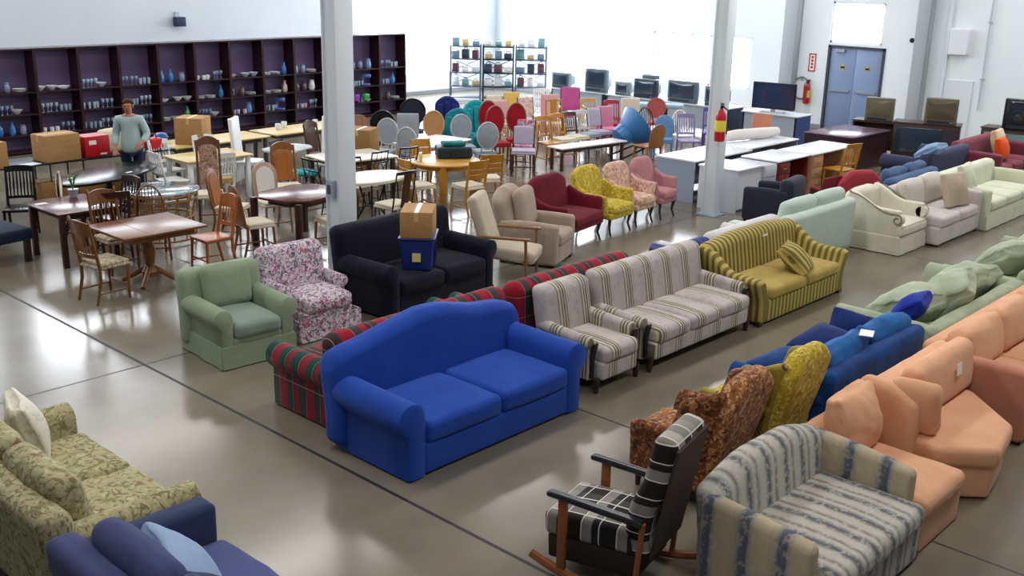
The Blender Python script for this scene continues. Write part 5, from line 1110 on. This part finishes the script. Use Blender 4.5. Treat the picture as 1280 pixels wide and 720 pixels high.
# ------------------------------------------------------------------ televisions under the windows
GT = plain('#c2cad2', .4); GP = plain('#9aa4b0', .5)
for k, (y0, y1, nmx) in enumerate(((17.75, 19.65, 'nearest the metal shelving'), (15.8, 17.7, 'second from the metal shelving'), (13.85, 15.75, 'beside the extinguisher column'), (12.0, 13.5, 'carrying the large flat screen'))):
    t = thing('tv_table', 'grey panelled table under the windows, ' + nmx, 'table', (23.05, (y0 + y1) / 2, 0), -90)
    L = (y1 - y0) / 2; MB().box(-L, L, -.38, .38, .67, .70).build('tabletop', GT, t, bevel=.004); MB().box(-L + .04, L - .04, -.34, -.32, .12, .67).build('modesty_panel', GP, t)
    for s in (-1, 1): MB().box(s * (L - .05) - .025, s * (L - .05) + .025, -.34, .34, 0, .67).build('end_panel', plain('#2a3f7a' if k == 3 else '#3a4252', .4), t)
MB().box(-.2, .2, -.005, .0, .1, .16).build('pink_sign', plain('#d83a70', .5), t).location = (-.2, -.345, .42)
SCR = plain('#2c3e50', .12, spec=.7); TVB = plain('#5a6c7a', .45); TVD = plain('#23303e', .4)
def crt(label, x, y, z, rot, w, h, d, body, name='crt_television', screen=None):
    t = thing(name, label, 'television', (x, y, z), rot)
    m = MB(); m.rbox(-w / 2, w / 2, -d / 2, -d / 2 + .16, 0, h, .025, rs=2); m.build('front_housing', body, t)
    m = MB(); m.rbox(-w / 2 + .03, w / 2 - .03, -d / 2 + .14, d / 2, .02, h - .02, .04, n=4, rs=2, defo=lambda p: Vector((p.x * (1 - .45 * sm(-d / 2 + .14, d / 2, p.y)), p.y, h / 2 + (p.z - h / 2) * (1 - .4 * sm(-d / 2 + .14, d / 2, p.y))))); m.build('rear_housing', body, t)
    m = MB(); m.rbox(-w / 2 + .05, w / 2 - .05, -d / 2 - .006, -d / 2 + .02, h * .2, h - .05, .02, (0, .02, 0), n=5, rs=2); m.build('screen', screen or SCR, t)
    MB().box(-w * .4, w * .4, -d / 2 - .004, -d / 2 + .002, h * .05, h * .15).build('speaker_strip', TVD, t)
    for q in (.3, .36): MB().lathe([(0, 0), (.012, 0), (.01, .01), (0, .012)], n=10, M=rotM(90, 0, 0, (w * q, -d / 2, h * .1))).build('button', plain('#aab2ba', .4), t)
    return t
def flat_tv(label, x, y, z, rot, w, h):
    t = thing('flat_television', label, 'television', (x, y, z), rot)
    MB().rbox(-w / 2, w / 2, -.04, .04, .08, .08 + h, .012, rs=2).build('bezel', plain('#14161c', .3), t)
    MB().box(-w / 2 + .03, w / 2 - .03, -.043, -.039, .12, .05 + h).build('screen', plain('#26304a', .1, spec=.7), t)
    MB().box(-.05, .05, -.02, .03, .01, .09).build('neck', plain('#aab0b8', .3, .5), t)
    MB().rbox(-w * .28, w * .28, -.12, .12, 0, .02, .008, rs=2).build('stand', plain('#aab0b8', .3, .5), t)
    return t
for y, w, h, b, l in ((19.35, .6, .42, TVB, 'smallest grey television at the shelving end of the window tables'), (18.1, .72, .62, TVB, 'tall grey television second from the shelving end'), (17.2, .45, .36, plain('#8a9aa6', .4), 'pale small television between two bigger sets under the window'), (16.45, .7, .48, TVD, 'dark television with a box on top under the middle window'), (15.3, .85, .54, TVB, 'wide grey television under the middle window beside the column'), (14.3, .62, .48, TVB, 'grey television just behind the fire extinguisher column')):
    crt(l, 22.98, y, .702, -90, w, h, .5, b)
m = MB(); m.rbox(-.2, .2, -.12, .12, 0, .1, .015, rs=2); m.box(-.14, .14, -.123, -.118, .03, .07); tag(m.build('video_player', TVB), 'small grey player lying on top of the dark television', 'video player', (23.0, 16.45, 1.184), -90)
flat_tv('large flat screen television with a small white tag on the grey panelled table', 22.95, 12.8, .702, -78, 1.05, .62)
# ------------------------------------------------------------------ old sets on the right
WC = wood('#4a342c', '#3a2822', 3, .4, 'Z')
def console_tv(label, x, y, rot, w, h, d, scr, sp):
    t = thing('console_television', label, 'television', (x, y, 0), rot)
    MB().box(-w / 2, w / 2, -d / 2, d / 2, .04, h).build('cabinet', WC, t, bevel=.01)
    MB().box(-w / 2 - .02, w / 2 + .02, -d / 2 - .02, d / 2 + .02, h, h + .025).build('top_board', WC, t, bevel=.006)
    a, b = (-w / 2 + .06, w / 2 - .06 - sp); m = MB(); m.rbox(a + sp * .0, b, -d / 2 - .015, -d / 2 + .02, .22, h - .07, .02, (0, .015, 0), n=4, rs=2); m.build('screen', scr, t)
    if sp: MB().box(b + .03, w / 2 - .04, -d / 2 - .01, -d / 2 + .01, .2, h - .07).build('speaker_grille', plain('#3a3440', .8), t)
    MB().box(-w / 2 + .05, w / 2 - .05, -d / 2 - .008, -d / 2 + .005, .08, .17).build('lower_panel', plain('#2c2420', .6), t)
    return t
console_tv('big dark rear projection television in a wooden cabinet near the dark desk', 23.1, 9.1, -72, 1.35, .84, .55, SCR, .3)
console_tv('wooden console television with a pale green screen beside the maroon sofa', 23.75, 7.45, -85, 1.3, .84, .55, plain('#7a9a98', .15, spec=.6), .2)
GB = plain('#6a6450', .45)
crt('olive grey tube television on top of the dark rear projection set', 23.1, 8.85, .868, -68, .66, .56, .5, GB, screen=plain('#5c5644', .15, spec=.6))
crt('black tube television standing on the wooden console near the maroon sofa', 23.7, 7.3, .868, -78, .82, .64, .55, plain('#16181e', .35), screen=plain('#1c2c34', .1, spec=.7))
t = thing('tv_stand', 'low brown stand in front of the grey steel door', 'stand', (23.35, 10.35, 0), -78)
MB().box(-.5, .5, -.25, .25, .72, .76).build('top', WC, t)
for s in (-1, 1): MB().box(s * .48 - .02, s * .48 + .02, -.24, .24, 0, .72).build('side', WC, t)
MB().box(-.46, .46, .2, .22, .05, .72).build('back', WC, t); MB().box(-.46, .46, -.24, .2, .35, .37).build('shelf', WC, t)
crt('olive grey tube television on the low brown stand in front of the door', 23.35, 10.3, .762, -75, .62, .52, .5, GB, screen=plain('#6a654e', .15, spec=.6))
# ------------------------------------------------------------------ desks
LG = plain('#c9ced6', .4); LGT = plain('#dfe3ea', .25); BG = plain('#93a0b4', .4)
def desk(label, x, y, rot, L, W, top, body, h=.75, drawers=(), dmat=None, knee=True, name='desk', back=True):
    t = thing(name, label, 'desk', (x, y, 0), rot); a, b = L / 2, W / 2
    MB().box(-a, a, -b, b, h - .03, h).build('desktop', top, t, bevel=.006)
    for s in (-1, 1): MB().box(s * (a - .03) - .012, s * (a - .03) + .012, -b + .02, b - .02, 0, h - .03).build('side_panel', body, t)
    if back: MB().box(-a + .04, a - .04, b - .05, b - .03, .06, h - .03).build('back_panel', body, t)
    for s in drawers:
        c = s * (a - .25); ped = MB().box(c - .21, c + .21, -b + .03, b - .06, .05, h - .03).build('pedestal', body, t)
        for k in range(3):
            z = .08 + k * .205; dr = MB().box(c - .19, c + .19, -b + .012, -b + .03, z, z + .185).build('drawer', dmat or body, t, bevel=.004)
            MB().box(c - .06, c + .06, -b - .005, -b + .012, z + .09, z + .105).build('pull', plain('#c8b070', .3, .7), dr)
    return t
desk('pale grey desk with a closed white front panel beside the extinguisher column', 15.78, 9.5, 180, .82, .8, LGT, LG)
t = thing('file_cabinet', 'grey metal cabinet set between the white desk panel and the red brown desk', 'cabinet', (16.42, 9.48, 0), 0)
MB().box(-.22, .22, -.38, .38, 0, .72).build('cabinet_body', plain('#a8aeb6', .4), t, bevel=.006)
MB().box(-.2, .2, -.395, -.38, .05, .5).build('cabinet_door', plain('#8a929c', .4), t, bevel=.004); MB().box(-.2, .2, -.395, -.38, .52, .7).build('drawer', plain('#c2c8d0', .4), t, bevel=.004); MB().box(.15, .17, -.41, -.395, .25, .35).build('handle', plain('#50565e', .3, .6), t)
RB = wood('#7a2a1c', '#641f14', 3, .35, 'Z')
desk('red brown desk with brass drawer pulls beside the grey metal cabinet', 17.25, 9.48, 0, 1.12, .78, LGT, RB, drawers=(-1,), dmat=RB)  # pale desktop: white glare put into its colour
OK2 = wood('#b98a66', '#a67854', 3, .4, 'Z')
desk('light oak desk with drawers at both ends beside the red brown desk', 18.7, 9.42, 0, 1.7, .74, LGT, OK2, drawers=(-1, 1), dmat=OK2)  # desktop colour carries the glare here too
chair('spindle_chair', 'yellow spindle back chair leaning against the light oak desk', 18.5, 8.82, 165, 'slat', wood('#c08a20', '#a87418', 3, .4, 'Z'), 'wood', n=5, bh=.95)
desk('long blue grey work table behind the white desk and the column', 16.5, 10.5, 0, 1.9, .85, LGT, BG)
desk('second long grey work table with a scuffed top, behind the red brown desk', 18.45, 10.6, 0, 1.9, .85, LGT, BG)
m = MB(); m.path([(-.75, 0, .11), (-.4, .01, .115), (.3, -.01, .11), (.75, 0, .11)], [.09, .11, .11, .09], 12); tag(m.build('rolled_blanket', fabric('#e2dcd8', .06, 5)), 'rolled white blanket lying on the far long grey work table', 'blanket', (18.5, 10.75, .751), -12)
DD = wood('#33161a', '#281014', 3, .3, 'Z')
desk('large dark maroon desk with a solid front beside the light oak desk', 21.15, 10.0, 180, 1.75, 1.1, wood('#5c3a52', '#4c2e44', 2, .2, 'X'), DD, h=.76)
